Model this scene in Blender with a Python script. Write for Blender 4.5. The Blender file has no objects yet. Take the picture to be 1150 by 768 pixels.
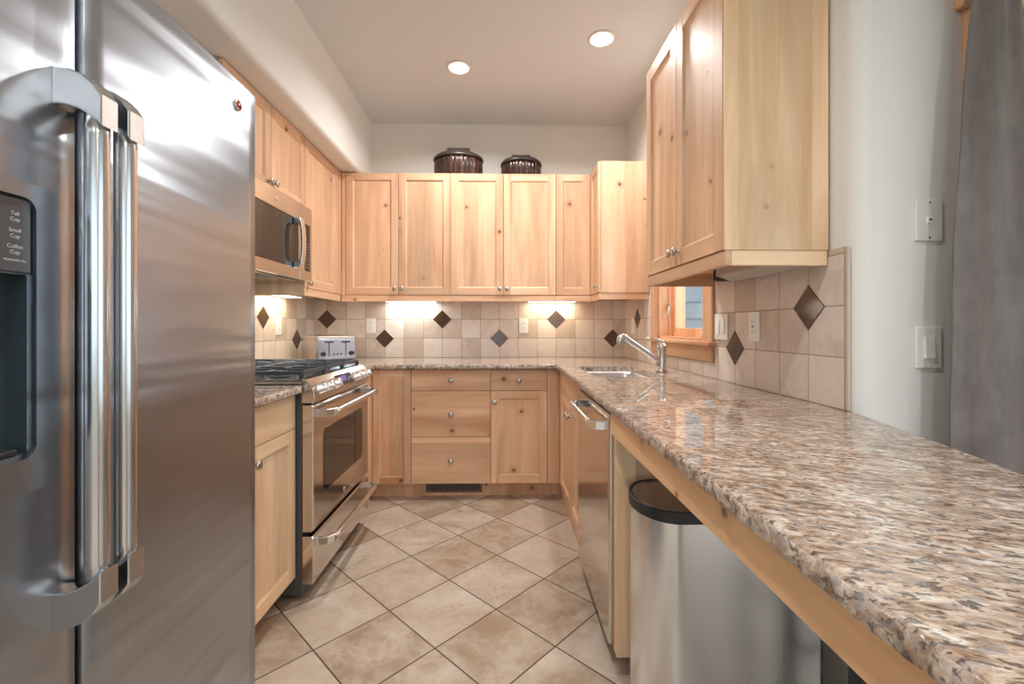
import bpy, bmesh, math, random
from mathutils import Vector, Matrix, noise as mnoise
C = bpy.context.scene
COL = C.collection
R = math.radians
PI = math.pi
random.seed(7)

# ---------------------------------------------------------------- camera
H = 1.158
cam_d = bpy.data.cameras.new('camera')
cam = bpy.data.objects.new('camera', cam_d)
COL.objects.link(cam)
cam.location = (0, 0, H)
cam.rotation_euler = (R(90), 0, -0.0225)
cam_d.sensor_width = 36
cam_d.lens = 501.0 / 1150 * 36
cam_d.shift_y = (367.4 - 384) / 1150
cam_d.clip_start = 0.02
C.camera = cam

# ---------------------------------------------------------------- view, world, lights
C.view_settings.view_transform = 'Standard'
C.view_settings.look = 'None'
C.view_settings.gamma = 1
C.view_settings.use_curve_mapping = False
C.view_settings.exposure = 0.60
C.cycles.diffuse_bounces = 8
C.cycles.max_bounces = 14
C.cycles.sample_clamp_indirect = 6.0

W = bpy.data.worlds.new('sky')
C.world = W
W.use_nodes = True
bg = W.node_tree.nodes['Background']
bg.inputs[0].default_value = (0.80, 0.90, 1.0, 1)
bg.inputs[1].default_value = 1.6


def area(name, loc, rot, sx, sy, power, color=(1, 1, 1), shape='RECTANGLE', spread=PI):
    l = bpy.data.lights.new(name, 'AREA')
    l.shape = shape
    l.size = sx
    if shape in ('RECTANGLE', 'ELLIPSE'):
        l.size_y = sy
    l.energy = power
    l.color = color
    l.spread = spread
    o = bpy.data.objects.new(name, l)
    COL.objects.link(o)
    o.location = loc
    o.rotation_euler = rot
    return o


DAY = (0.78, 0.89, 1.0)
WARM = (1.0, 0.975, 0.95)
# daylight entering the window behind the camera, the side window of the dining room, the patio door and the sink window
area('rear_window_daylight', (0.75, -3.55, 1.45), (R(90), 0, PI), 4.0, 2.1, 285, DAY)
area('side_window_daylight', (3.52, -0.9, 1.45), (R(90), 0, R(90)), 2.8, 2.1, 12, DAY)
area('patio_daylight', (2.25, 1.55, 1.1), (R(90), 0, 0), 1.3, 1.9, 16, DAY)
area('sink_window_daylight', (1.40, 2.5, 1.6), (R(90), 0, R(90)), 0.6, 0.9, 5, DAY)

# ---------------------------------------------------------------- helpers: objects


def tag(o, label=None, cat=None, group=None, kind=None):
    if label:
        o['label'] = label
    if cat:
        o['category'] = cat
    if group:
        o['group'] = group
    if kind:
        o['kind'] = kind
    return o


def thing(name, loc, label, cat, group=None, rotz=0):
    o = bpy.data.objects.new(name, None)
    o.empty_display_size = 0.05
    COL.objects.link(o)
    o.location = loc
    o.rotation_euler = (0, 0, rotz)
    return tag(o, label, cat, group)


def origin_of(p):
    v = Vector((0, 0, 0))
    while p is not None:
        v += Vector(p.location)
        p = p.parent
    return v


class MB:
    """collects shapes; build() links them as one mesh object"""

    def __init__(self):
        self.bm = bmesh.new()
        self.slot = 0

    def _bevel(self, geom_edges, w, seg=1):
        bmesh.ops.bevel(self.bm, geom=geom_edges, offset=w, segments=seg, profile=0.5, affect='EDGES', clamp_overlap=True)

    def box(self, a, b, bev=0.0, seg=1, T=None):
        x0, x1 = sorted((a[0], b[0]))
        y0, y1 = sorted((a[1], b[1]))
        z0, z1 = sorted((a[2], b[2]))
        before = set(self.bm.faces)
        vs = [self.bm.verts.new(p) for p in ((x0, y0, z0), (x1, y0, z0), (x1, y1, z0), (x0, y1, z0), (x0, y0, z1), (x1, y0, z1), (x1, y1, z1), (x0, y1, z1))]
        fs = [self.bm.faces.new([vs[i] for i in q]) for q in ((0, 3, 2, 1), (4, 5, 6, 7), (0, 1, 5, 4), (1, 2, 6, 5), (2, 3, 7, 6), (3, 0, 4, 7))]
        if bev > 0:
            es = list({e for f in fs for e in f.edges})
            self._bevel(es, min(bev, (x1 - x0) * .45, (y1 - y0) * .45, (z1 - z0) * .45), seg)
        new = [f for f in self.bm.faces if f not in before]
        for f in new:
            f.material_index = self.slot
        if T is not None:
            bmesh.ops.transform(self.bm, matrix=T, verts=list({v for f in new for v in f.verts}))
        return new

    def prism(self, pts, axis, a, b, bev=0.0, seg=2, smooth=False):
        """polygon pts (2-D) extruded along axis from a to b; for axis x pts=(y,z), y: (x,z), z: (x,y)"""
        def mk(p, t):
            return {'x': (t, p[0], p[1]), 'y': (p[0], t, p[1]), 'z': (p[0], p[1], t)}[axis]
        before = set(self.bm.faces)
        A = [self.bm.verts.new(mk(p, a)) for p in pts]
        B = [self.bm.verts.new(mk(p, b)) for p in pts]
        n = len(pts)
        fs = [self.bm.faces.new(A), self.bm.faces.new(B[::-1])]
        for i in range(n):
            f = self.bm.faces.new((A[i], B[i], B[(i + 1) % n], A[(i + 1) % n]))
            f.smooth = smooth
            fs.append(f)
        bmesh.ops.recalc_face_normals(self.bm, faces=fs)
        if bev > 0:
            es = list({e for f in fs[:2] for e in f.edges})
            self._bevel(es, bev, seg)
        for f in self.bm.faces:
            if f not in before:
                f.material_index = self.slot
        return fs

    def lathe(self, prof, center, axis='z', seg=24, sx=1.0, sy=1.0, rib=None):
        """prof: list of (r, h) along axis"""
        cx, cy, cz = center
        rings = []
        for r, h in prof:
            ring = []
            for i in range(seg):
                t = 2 * PI * i / seg
                rr = r * (rib(t, h) if rib else 1)
                a, b = rr * math.cos(t) * sx, rr * math.sin(t) * sy
                p = {'z': (cx + a, cy + b, cz + h), 'x': (cx + h, cy + a, cz + b), 'y': (cx + a, cy + h, cz + b)}[axis]
                ring.append(self.bm.verts.new(p))
            rings.append(ring)
        fs = []
        for k in range(len(rings) - 1):
            for i in range(seg):
                f = self.bm.faces.new((rings[k][i], rings[k][(i + 1) % seg], rings[k + 1][(i + 1) % seg], rings[k + 1][i]))
                f.smooth = True
                fs.append(f)
        fs.append(self.bm.faces.new(rings[0][::-1]))
        fs.append(self.bm.faces.new(rings[-1]))
        bmesh.ops.recalc_face_normals(self.bm, faces=fs)
        for f in fs:
            f.material_index = self.slot
        return fs

    def tube(self, path, r, seg=12, flat=1.0):
        """round tube through the points of path; r a number or one per point"""
        P = [Vector(p) for p in path]
        rs = r if isinstance(r, (list, tuple)) else [r] * len(P)
        rings = []
        up = Vector((0, 0, 1))
        prev = None
        for i, p in enumerate(P):
            d = (P[min(i + 1, len(P) - 1)] - P[max(i - 1, 0)]).normalized()
            if prev is None:
                s = d.cross(up)
                if s.length < 1e-4:
                    s = d.cross(Vector((0, 1, 0)))
                s.normalize()
            else:
                s = (prev - d * prev.dot(d)).normalized()
            prev = s
            u = s.cross(d)
            rings.append([self.bm.verts.new(p + s * math.cos(2 * PI * k / seg) * rs[i] + u * math.sin(2 * PI * k / seg) * rs[i] * flat) for k in range(seg)])
        fs = []
        for k in range(len(rings) - 1):
            for i in range(seg):
                f = self.bm.faces.new((rings[k][i], rings[k][(i + 1) % seg], rings[k + 1][(i + 1) % seg], rings[k + 1][i]))
                f.smooth = True
                fs.append(f)
        fs.append(self.bm.faces.new(rings[0][::-1]))
        fs.append(self.bm.faces.new(rings[-1]))
        bmesh.ops.recalc_face_normals(self.bm, faces=fs)
        for f in fs:
            f.material_index = self.slot
        return fs

    def build(self, name, mats, parent=None, label=None, local=False, kind=None):
        me = bpy.data.meshes.new(name)
        if parent is not None and not local:
            bmesh.ops.translate(self.bm, verts=self.bm.verts, vec=-origin_of(parent))
        self.bm.to_mesh(me)
        self.bm.free()
        for m in (mats if isinstance(mats, (list, tuple)) else [mats]):
            me.materials.append(m)
        o = bpy.data.objects.new(name, me)
        COL.objects.link(o)
        o.parent = parent
        if label:
            o['label'] = label
        if kind:
            o['kind'] = kind
        return o


def rounded(x0, y0, x1, y1, r, n=6):
    """rounded rectangle outline"""
    out = []
    for cx, cy, a in ((x1 - r, y1 - r, 0), (x0 + r, y1 - r, 90), (x0 + r, y0 + r, 180), (x1 - r, y0 + r, 270)):
        for k in range(n + 1):
            t = R(a + 90 * k / n)
            out.append((cx + r * math.cos(t), cy + r * math.sin(t)))
    return out


# ---------------------------------------------------------------- helpers: materials
def new_mat(name, color=(.8, .8, .8), rough=.5, metal=0.0, spec=.5, emit=None, estr=0.0, trans=0.0):
    m = bpy.data.materials.new(name)
    m.use_nodes = True
    nt = m.node_tree
    b = nt.nodes['Principled BSDF']
    b.inputs['Base Color'].default_value = (*color, 1)
    b.inputs['Roughness'].default_value = rough
    b.inputs['Metallic'].default_value = metal
    b.inputs['Specular IOR Level'].default_value = spec
    if trans:
        b.inputs['Transmission Weight'].default_value = trans
    if emit:
        b.inputs['Emission Color'].default_value = (*emit, 1)
        b.inputs['Emission Strength'].default_value = estr
    return m, nt, b


class G:
    def __init__(self, nt):
        self.nt = nt

    def n(self, typ, ins=None, **attrs):
        nd = self.nt.nodes.new(typ)
        for k, v in attrs.items():
            setattr(nd, k, v)
        for k, v in (ins or {}).items():
            s = nd.inputs[k]
            if isinstance(v, bpy.types.NodeSocket):
                self.nt.links.new(v, s)
            else:
                s.default_value = v
        return nd

    def m(self, op, a, b=0.0, c=0.0):
        return self.n('ShaderNodeMath', {0: a, 1: b, 2: c}, operation=op).outputs[0]

    def mix(self, f, a, b, mode='MIX'):
        nd = self.n('ShaderNodeMix', {0: f}, data_type='RGBA', blend_type=mode)
        for i, v in ((6, a), (7, b)):
            if isinstance(v, bpy.types.NodeSocket):
                self.nt.links.new(v, nd.inputs[i])
            else:
                nd.inputs[i].default_value = (*v, 1) if len(v) == 3 else v
        return nd.outputs[2]

    def ramp(self, f, stops, interp='LINEAR'):
        nd = self.n('ShaderNodeValToRGB', {0: f})
        cr = nd.color_ramp
        cr.interpolation = interp
        while len(cr.elements) < len(stops):
            cr.elements.new(0.5)
        for e, (p, c) in zip(cr.elements, stops):
            e.position = p
            e.color = (*c, 1) if len(c) == 3 else c
        return nd.outputs[0]

    def noise(self, vec, scale, detail=4, rough=.5, dist=0.0):
        return self.n('ShaderNodeTexNoise', {'Vector': vec, 'Scale': scale, 'Detail': detail, 'Roughness': rough, 'Distortion': dist})

    def link(self, a, b):
        self.nt.links.new(a, b)


def g3(v):
    return (v, v, v)


def wood(name, horiz=False, tint=(1, 1, 1), knots=1.0, rough=.38, ks=4.6, kp=.70):
    m, nt, b = new_mat(name, rough=rough, spec=.35)
    g = G(nt)
    tc = g.n('ShaderNodeTexCoord').outputs['Object']
    rnd = g.n('ShaderNodeObjectInfo').outputs['Random']
    off = g.n('ShaderNodeCombineXYZ', {0: g.m('MULTIPLY', rnd, 37.0), 1: g.m('MULTIPLY', rnd, 91.0), 2: g.m('MULTIPLY', rnd, 53.0)}).outputs[0]
    co = g.n('ShaderNodeVectorMath', {0: tc, 1: off}, operation='ADD').outputs[0]
    sc = (1.3, 1.3, 13.0) if horiz else (13.0, 13.0, 1.3)
    st = g.n('ShaderNodeVectorMath', {0: co, 1: sc}, operation='MULTIPLY').outputs[0]
    grain = g.noise(st, 1.0, 6, .55, .9).outputs[0]
    st2 = g.n('ShaderNodeVectorMath', {0: co, 1: (9, 9, 190) if horiz else (190, 190, 9)}, operation='MULTIPLY').outputs[0]
    fine = g.noise(st2, 1.0, 3, .6, .2).outputs[0]
    broad = g.noise(co, 1.6, 2, .5, .3).outputs[0]
    sep = g.n('ShaderNodeSeparateXYZ', {0: co})
    u = g.m('ADD', sep.outputs[0], sep.outputs[1])
    pl = sep.outputs[2] if horiz else u
    plank = g.n('ShaderNodeTexWhiteNoise', {1: g.m('FLOOR', g.m('MULTIPLY', pl, 8.7))}, noise_dimensions='1D').outputs[0]
    T = lambda c: tuple(c[i] * tint[i] for i in range(3))
    base = g.ramp(grain, [(0.25, T((.62, .365, .215))), (.46, T((.71, .452, .288))), (.62, T((.78, .525, .352))), (.85, T((.84, .605, .43)))])
    c1 = g.mix(g.m('MULTIPLY', fine, .22), base, T((.44, .24, .12)))
    val = g.m('ADD', g.m('ADD', g.m('MULTIPLY', plank, .34 if horiz else .24), g.m('MULTIPLY', broad, .34)), g.m('ADD', g.m('MULTIPLY', rnd, .08), .66 if horiz else .70))
    c2 = g.mix(1.0, c1, g.n('ShaderNodeCombineColor', {0: val, 1: g.m('MULTIPLY', val, .995), 2: g.m('MULTIPLY', val, .985)}).outputs[0], 'MULTIPLY')
    # reddish heart streaks
    red = g.ramp(g.noise(st, .45, 2, .5, .6).outputs[0], [(.60, (0, 0, 0)), (.72, (1, 1, 1))])
    c3 = g.mix(g.m('MULTIPLY', red, .75 if horiz else .5), c2, T((.50, .24, .13)))
    # knots
    uv = g.n('ShaderNodeCombineXYZ', {0: g.m('MULTIPLY', u, ks), 1: g.m('MULTIPLY', sep.outputs[2], ks)}).outputs[0]
    wob = g.noise(co, 55.0, 3, .6).outputs[0]
    vo = g.n('ShaderNodeTexVoronoi', {'Vector': uv, 'Scale': 1.0}, voronoi_dimensions='2D')
    d = g.m('ADD', vo.outputs['Distance'], g.m('MULTIPLY', g.m('SUBTRACT', wob, .5), .11))
    pick = g.m('GREATER_THAN', g.n('ShaderNodeSeparateColor', {0: vo.outputs['Color']}).outputs[0], kp)
    big = g.m('ADD', g.m('MULTIPLY', g.n('ShaderNodeSeparateColor', {0: vo.outputs['Color']}).outputs[1], 1.7), .15)
    dd = g.m('DIVIDE', d, big)
    k1 = g.m('MULTIPLY', g.m('MULTIPLY', g.ramp(dd, [(.015, (1, 1, 1)), (.055, (0, 0, 0))]), pick), .85 * knots)
    k2 = g.m('MULTIPLY', g.m('MULTIPLY', g.ramp(dd, [(.03, (1, 1, 1)), (.15, (0, 0, 0))]), pick), .38 * knots)
    c4 = g.mix(k2, c3, T((.42, .18, .08)))
    c5 = g.mix(k1, c4, (.085, .028, .012))
    g.link(c5, b.inputs['Base Color'])
    bp = g.n('ShaderNodeBump', {'Height': fine, 'Strength': .04, 'Distance': .002})
    g.link(bp.outputs[0], b.inputs['Normal'])
    return m


WOOD = wood('alder_upright_grain')
WOODH = wood('alder_level_grain', horiz=True, ks=4.4, kp=.52)
PALE = wood('pale_and_daylit_alder', tint=(1.04, 1.14, 1.14), knots=.3)  # own tone of the side panels; painted daylight on the near left unit
PALEH = wood('pale_and_daylit_alder_level', horiz=True, tint=(1.04, 1.14, 1.14), knots=.3)
APRON = wood('golden_apron_board', horiz=True, tint=(1.0, .96, .84), knots=1.0, ks=7.0, kp=.45)
TRIMW = wood('window_fir', tint=(1.0, .90, .80), knots=.2)
TRIMH = wood('window_fir_level', horiz=True, tint=(1.0, .90, .80), knots=.2)


def steel(name, color=(.60, .60, .60), rough=.24, bump=.10, axis='z', var=.12, sc=1.0, an=0.0, rot=0.0, fine=.06, wav=None):
    m, nt, b = new_mat(name, color, rough, 1.0)
    g = G(nt)
    tc = g.n('ShaderNodeTexCoord').outputs['Object']
    s = {'z': (260, 260, 1.0), 'y': (260, 1.0, 260), 'x': (1.0, 260, 260)}[axis]
    v = g.n('ShaderNodeVectorMath', {0: tc, 1: s}, operation='MULTIPLY').outputs[0]
    br = g.noise(v, 1.0, 2, .5).outputs[0]
    s2 = {'z': (3.2, 3.2, .8), 'y': (3, .8, 3), 'x': (.8, 3, 3)}[axis]
    s2 = wav or s2
    v2 = g.n('ShaderNodeVectorMath', {0: tc, 1: s2}, operation='MULTIPLY').outputs[0]
    sm = g.noise(v2, 1.0 * sc, 3, .55, .4).outputs[0]
    g.link(g.m('ADD', g.m('MULTIPLY', sm, var), rough - var * .5), b.inputs['Roughness'])
    bp = g.n('ShaderNodeBump', {'Height': g.m('ADD', g.m('MULTIPLY', br, fine), sm), 'Strength': bump, 'Distance': .02})
    g.link(bp.outputs[0], b.inputs['Normal'])
    if an:
        b.inputs['Anisotropic'].default_value = an
        tg = g.n('ShaderNodeTangent', direction_type='RADIAL', axis='Z')
        g.link(tg.outputs[0], b.inputs['Tangent'])
        b.inputs['Anisotropic Rotation'].default_value = rot
    return m


STEEL_F = steel('fridge_steel', (.375, .405, .45), .31, 1.0, 'y', .06, sc=1.0, fine=0.0, wav=(1.0, .30, 4.0))
STEEL_H = steel('handle_steel', (.66, .67, .68), .20, .0, 'z', .04)
STEEL_R = steel('range_steel', (.66, .63, .60), .15, .03, 'y', .05)
STEEL_B = steel('bright_steel', (.82, .82, .83), .22, .0, 'z', .04)
STEEL_C = steel('can_steel', (.80, .83, .87), .27, .10, 'z', .06)
NICKEL = new_mat('satin_nickel', (.55, .53, .50), .25, 1.0)[0]
FACEP = new_mat('toaster_face', (.50, .54, .60), .24, .95)[0]
CHROME = new_mat('chrome', (.78, .78, .78), .08, 1.0)[0]
BRUSHED = new_mat('faucet_nickel', (.60, .58, .55), .27, 1.0)[0]
BLACKP = new_mat('black_plastic', (.022, .023, .026), .38)[0]
GREYP = new_mat('grey_side_metal', (.085, .09, .09), .45, .3)[0]
IRON = new_mat('cast_iron', (.055, .068, .088), .38, .3)[0]
GLASSB = new_mat('black_glass', (.02, .018, .018), .04, 0, .8)[0]
OVENG = new_mat('oven_glass', (.02, .013, .010), .03, 0, .7)[0]
GREYG = new_mat('grey_glass_panel', (.075, .08, .088), .16, 0, .7)[0]
RECESS = new_mat('recess_plastic', (.045, .06, .07), .3, .2)[0]
WHITEP = new_mat('white_plastic', (.88, .88, .86), .35)[0]
CREAMP = new_mat('cream_plate', (.80, .82, .75), .4)[0]
SLOTM = new_mat('slot_dark', (.05, .05, .05), .6)[0]
INK = new_mat('white_print', (.50, .56, .60), .5)[0]
REDM = new_mat('red_enamel', (.35, .02, .02), .2, .3)[0]
BRONZE = new_mat('bronze_vent', (.20, .15, .12), .45, .3)[0]
DISPLAY = new_mat('violet_display', (.05, .035, .12), .1, 0, .8, (.22, .14, .55), .35)[0]


def glass(name):
    m = bpy.data.materials.new(name)
    m.use_nodes = True
    nt = m.node_tree
    nt.nodes.remove(nt.nodes['Principled BSDF'])
    g = G(nt)
    tr = g.n('ShaderNodeBsdfTransparent', {0: (.93, .96, .96, 1)})
    gl = g.n('ShaderNodeBsdfGlossy', {'Roughness': 0.01})
    lw = g.n('ShaderNodeLayerWeight', {'Blend': .5})
    fr = g.m('ADD', g.m('MULTIPLY', g.m('POWER', lw.outputs['Facing'], 4.0), .5), .025)
    mx = g.n('ShaderNodeMixShader', {0: fr, 1: tr.outputs[0], 2: gl.outputs[0]})
    g.link(mx.outputs[0], nt.nodes['Material Output'].inputs[0])
    return m


GLASS = glass('window_glass')


def plaster(name, color, bump=.08):
    m, nt, b = new_mat(name, color, .85, 0, .2)
    g = G(nt)
    tc = g.n('ShaderNodeTexCoord').outputs['Object']
    a = g.noise(tc, 3.0, 3, .5).outputs[0]
    c = g.mix(g.m('MULTIPLY', a, .16), color, tuple(v * .86 for v in color))
    g.link(c, b.inputs['Base Color'])
    h = g.noise(tc, 9.0, 4, .55).outputs[0]
    bp = g.n('ShaderNodeBump', {'Height': h, 'Strength': bump, 'Distance': .03})
    g.link(bp.outputs[0], b.inputs['Normal'])
    return m


PLASTER = plaster('white_plaster', (.80, .79, .765))
CEILM = plaster('ceiling_paint', (.71, .725, .735), .04)


def stone_tile(name, plane, pitch, phase, grout, grout_c, tones, rot=0.0, rough=.35, gloss=.4, sc=1.0, stains=0.0, tv=.42):
    """square tiles on plane 'xy', 'xz' or 'yz'; phase = the place of one grout crossing"""
    m, nt, b = new_mat(name, rough=rough, spec=gloss)
    g = G(nt)
    P = g.n('ShaderNodeNewGeometry').outputs['Position']
    s = g.n('ShaderNodeSeparateXYZ', {0: P})
    ax = {'x': 0, 'y': 1, 'z': 2}
    a = g.m('SUBTRACT', s.outputs[ax[plane[0]]], phase[0])
    c = g.m('SUBTRACT', s.outputs[ax[plane[1]]], phase[1])
    if rot:
        cs, sn = math.cos(rot), math.sin(rot)
        a, c = (g.m('ADD', g.m('MULTIPLY', a, cs), g.m('MULTIPLY', c, sn)), g.m('SUBTRACT', g.m('MULTIPLY', c, cs), g.m('MULTIPLY', a, sn)))
    a = g.m('DIVIDE', a, pitch)
    c = g.m('DIVIDE', c, pitch)
    ida, idc = g.m('FLOOR', g.m('ADD', a, 100.0)), g.m('FLOOR', g.m('ADD', c, 100.0))
    fa, fc = g.m('FRACT', g.m('ADD', a, 100.0)), g.m('FRACT', g.m('ADD', c, 100.0))
    ea = g.m('MINIMUM', fa, g.m('SUBTRACT', 1.0, fa))
    ec = g.m('MINIMUM', fc, g.m('SUBTRACT', 1.0, fc))
    e = g.m('MULTIPLY', g.m('MINIMUM', ea, ec), pitch)
    idv = g.n('ShaderNodeCombineXYZ', {0: ida, 1: idc}).outputs[0]
    wn = g.n('ShaderNodeTexWhiteNoise', {0: idv}, noise_dimensions='2D')
    offs = g.n('ShaderNodeVectorMath', {0: wn.outputs[1], 1: (20, 20, 20)}, operation='MULTIPLY').outputs[0]
    pc = g.n('ShaderNodeVectorMath', {0: P, 1: offs}, operation='ADD').outputs[0]
    cloud = g.noise(pc, 5.0 * sc, 6, .6, .8).outputs[0]
    vein = g.noise(pc, 14.0 * sc, 5, .65, 1.6).outputs[0]
    tone = g.m('ADD', g.m('MULTIPLY', g.m('SUBTRACT', wn.outputs[0], .5), tv), g.m('ADD', g.m('MULTIPLY', cloud, .75), g.m('MULTIPLY', g.m('SUBTRACT', vein, .5), .35)))
    col = g.ramp(tone, tones)
    sepc = g.n('ShaderNodeSeparateColor', {0: wn.outputs[1]})
    pink = g.ramp(sepc.outputs[0], [(.70, (0, 0, 0)), (.95, (1, 1, 1))])
    col = g.mix(g.m('MULTIPLY', pink, .35), col, tuple(v * k for v, k in zip(tones[0][1], (1.05, .92, .82))))
    if stains:
        pit = g.noise(pc, 38.0 * sc, 5, .7, .8).outputs[0]
        area_ = g.ramp(g.noise(pc, 4.2, 3, .55).outputs[0], [(.53, (0, 0, 0)), (.66, (1, 1, 1))])
        k = g.m('MULTIPLY', g.m('MULTIPLY', g.ramp(pit, [(.56, (0, 0, 0)), (.68, (1, 1, 1))]), area_), stains)
        col = g.mix(k, col, (.26, .155, .085))
        och = g.ramp(g.noise(pc, 7.0, 3, .6, 1.0).outputs[0], [(.62, (0, 0, 0)), (.74, (1, 1, 1))])
        col = g.mix(g.m('MULTIPLY', och, stains * .45), col, (.50, .30, .15))
    gm = g.n('ShaderNodeMapRange', {'Value': e, 'From Min': grout * .5, 'From Max': grout * .5 + .0012, 'To Min': 1.0, 'To Max': 0.0}).outputs[0]
    col = g.mix(gm, col, grout_c)
    g.link(col, b.inputs['Base Color'])
    g.link(g.m('ADD', g.m('MULTIPLY', gm, .4), g.m('ADD', g.m('MULTIPLY', vein, .15), rough - .07)), b.inputs['Roughness'])
    hgt = g.m('ADD', g.n('ShaderNodeMapRange', {'Value': e, 'From Min': grout * .4, 'From Max': grout * .5 + .004, 'To Min': 0.0, 'To Max': 1.0}).outputs[0], g.m('MULTIPLY', vein, .25))
    bp = g.n('ShaderNodeBump', {'Height': hgt, 'Strength': .35, 'Distance': .0018})
    g.link(bp.outputs[0], b.inputs['Normal'])
    return m


FLOORT = stone_tile('travertine_floor', 'xy', .308, (-.0237, 1.8329), .0042, (.085, .055, .036),
                    [(.20, (.34, .245, .17)), (.38, (.47, .385, .305)), (.52, (.55, .48, .405)), (.68, (.66, .615, .555))], rot=PI / 4, rough=.32, gloss=.45, stains=1.0, tv=.34)
TONES = [(.12, (.58, .48, .405)), (.36, (.70, .615, .55)), (.58, (.79, .72, .66)), (.85, (.87, .83, .79))]
TILE_B = stone_tile('backsplash_travertine_back', 'xz', .154, (-.0205, .914), .0022, (.34, .27, .21), TONES, sc=2.0, rough=.34, tv=.75, stains=.35)
TILE_S = stone_tile('backsplash_travertine_side', 'yz', .154, (1.441, .914), .0022, (.34, .27, .21), TONES, sc=2.0, rough=.34, tv=.75, stains=.35)
TILE_L = stone_tile('backsplash_travertine_range', 'yz', .154, (2.846, .914), .0022, (.34, .27, .21), TONES, sc=2.0, rough=.34, tv=.75, stains=.35)
ACCENT = new_mat('bronze_accent_glaze', (.105, .060, .038), .09, .25, .7)[0]
BULLN = new_mat('stone_edge_trim', (.56, .47, .39), .4)[0]


def granite(name, rough, bump, edge=False):
    m, nt, b = new_mat(name, rough=rough, spec=.5)
    g = G(nt)
    P = g.n('ShaderNodeNewGeometry').outputs['Position']
    mp = g.n('ShaderNodeMapping', {'Vector': P, 'Rotation': (0, 0, R(24))}).outputs[0]
    mp = g.n('ShaderNodeVectorMath', {0: mp, 1: (1.05, 2.3, 1.8) if not edge else (1.2, 1.2, 1.2)}, operation='MULTIPLY').outputs[0]
    warp = g.noise(mp, 9.0, 3, .5)
    wv = g.n('ShaderNodeVectorMath', {0: warp.outputs[1], 1: (.07, .07, .07)}, operation='MULTIPLY').outputs[0]
    v = g.n('ShaderNodeVectorMath', {0: mp, 1: wv}, operation='ADD').outputs[0]
    n1 = g.noise(v, 34, 5, .62, .5).outputs[0]
    n2 = g.noise(v, 66, 4, .6, .3).outputs[0]
    n3 = g.noise(v, 11, 4, .55, .6).outputs[0]
    base = g.ramp(g.m('ADD', g.m('MULTIPLY', n1, .7), g.m('MULTIPLY', n3, .3)), [(.36, (.18, .105, .070)), (.44, (.34, .235, .165)), (.50, (.49, .37, .285)), (.57, (.63, .53, .445)), (.66, (.76, .72, .68))])
    dark = g.ramp(n2, [(.40, (1, 1, 1)), (.475, (0, 0, 0))])
    grey = g.ramp(g.noise(v, 44, 4, .6, .4).outputs[0], [(.54, (0, 0, 0)), (.61, (1, 1, 1))])
    c = g.mix(g.m('MULTIPLY', dark, .80), base, (.060, .045, .042))
    c = g.mix(g.m('MULTIPLY', grey, .60), c, (.33, .315, .315))
    sp = g.ramp(g.noise(v, 120, 3, .55).outputs[0], [(.30, (1, 1, 1)), (.38, (0, 0, 0))])
    c = g.mix(g.m('MULTIPLY', sp, .65), c, (.05, .035, .03))
    g.link(c, b.inputs['Base Color'])
    if bump:
        h = g.noise(P, 70, 4, .6).outputs[0]
        bp = g.n('ShaderNodeBump', {'Height': h, 'Strength': bump, 'Distance': .004})
        g.link(bp.outputs[0], b.inputs['Normal'])
    else:
        pass
    return m


GRANITE = granite('polished_granite', .035, 0)
GRAN_E = granite('chiselled_granite_edge', .30, .6, True)


def cloth(name):
    m, nt, b = new_mat(name, (.16, .145, .15), .55, 0, .3)
    g = G(nt)
    tc = g.n('ShaderNodeTexCoord').outputs['Object']
    a = g.noise(tc, 5.0, 5, .6, .6).outputs[0]
    w = g.noise(g.n('ShaderNodeVectorMath', {0: tc, 1: (60, 60, 14)}, operation='MULTIPLY').outputs[0], 1.0, 3, .6).outputs[0]
    c = g.ramp(g.m('ADD', g.m('MULTIPLY', a, .7), g.m('MULTIPLY', w, .3)), [(.3, (.105, .082, .074)), (.55, (.165, .135, .124)), (.8, (.225, .192, .178))])
    g.link(c, b.inputs['Base Color'])
    b.inputs['Sheen Weight'].default_value = .3
    bp = g.n('ShaderNodeBump', {'Height': a, 'Strength': .25, 'Distance': .01})
    g.link(bp.outputs[0], b.inputs['Normal'])
    return m


CURT = cloth('grey_taffeta')


def basket_mat():
    m, nt, b = new_mat('lacquered_bamboo', (.06, .025, .015), .22, 0, .6)
    g = G(nt)
    tc = g.n('ShaderNodeTexCoord').outputs['Object']
    s = g.n('ShaderNodeSeparateXYZ', {0: tc})
    ang = g.m('ARCTAN2', s.outputs[1], s.outputs[0])
    wn = g.n('ShaderNodeTexWhiteNoise', {1: g.m('FLOOR', g.m('MULTIPLY', ang, 9.55))}, noise_dimensions='1D').outputs[0]
    a = g.noise(tc, 30, 4, .6).outputs[0]
    c = g.ramp(g.m('ADD', g.m('MULTIPLY', wn, .5), g.m('MULTIPLY', a, .5)), [(.25, (.020, .011, .009)), (.55, (.050, .020, .015)), (.8, (.13, .07, .045))])
    g.link(c, b.inputs['Base Color'])
    return m


BASK = basket_mat()
BLID = new_mat('dark_basket_lid', (.035, .024, .02), .4)[0]

# ================================================================ STRUCTURE
XL, XR, YB, ZC = -1.512, 1.014, 3.627, 2.803


def struct(name, mb, mats):
    o = mb.build(name, mats)
    o['kind'] = 'structure'
    return o


m = MB(); m.box((-1.7, -3.6, -.08), (3.6, 3.8, 0)); struct('floor', m, FLOORT)
m = MB(); m.box((-1.7, -3.6, ZC), (3.6, 3.8, ZC + .1)); struct('ceiling', m, CEILM)
m = MB(); m.box((XL - .1, -3.5, 0), (XL, YB + .1, ZC)); struct('wall_left', m, PLASTER)
m = MB(); m.box((XL, YB, 0), (1.17, YB + .1, ZC)); struct('wall_back', m, PLASTER)

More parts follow.
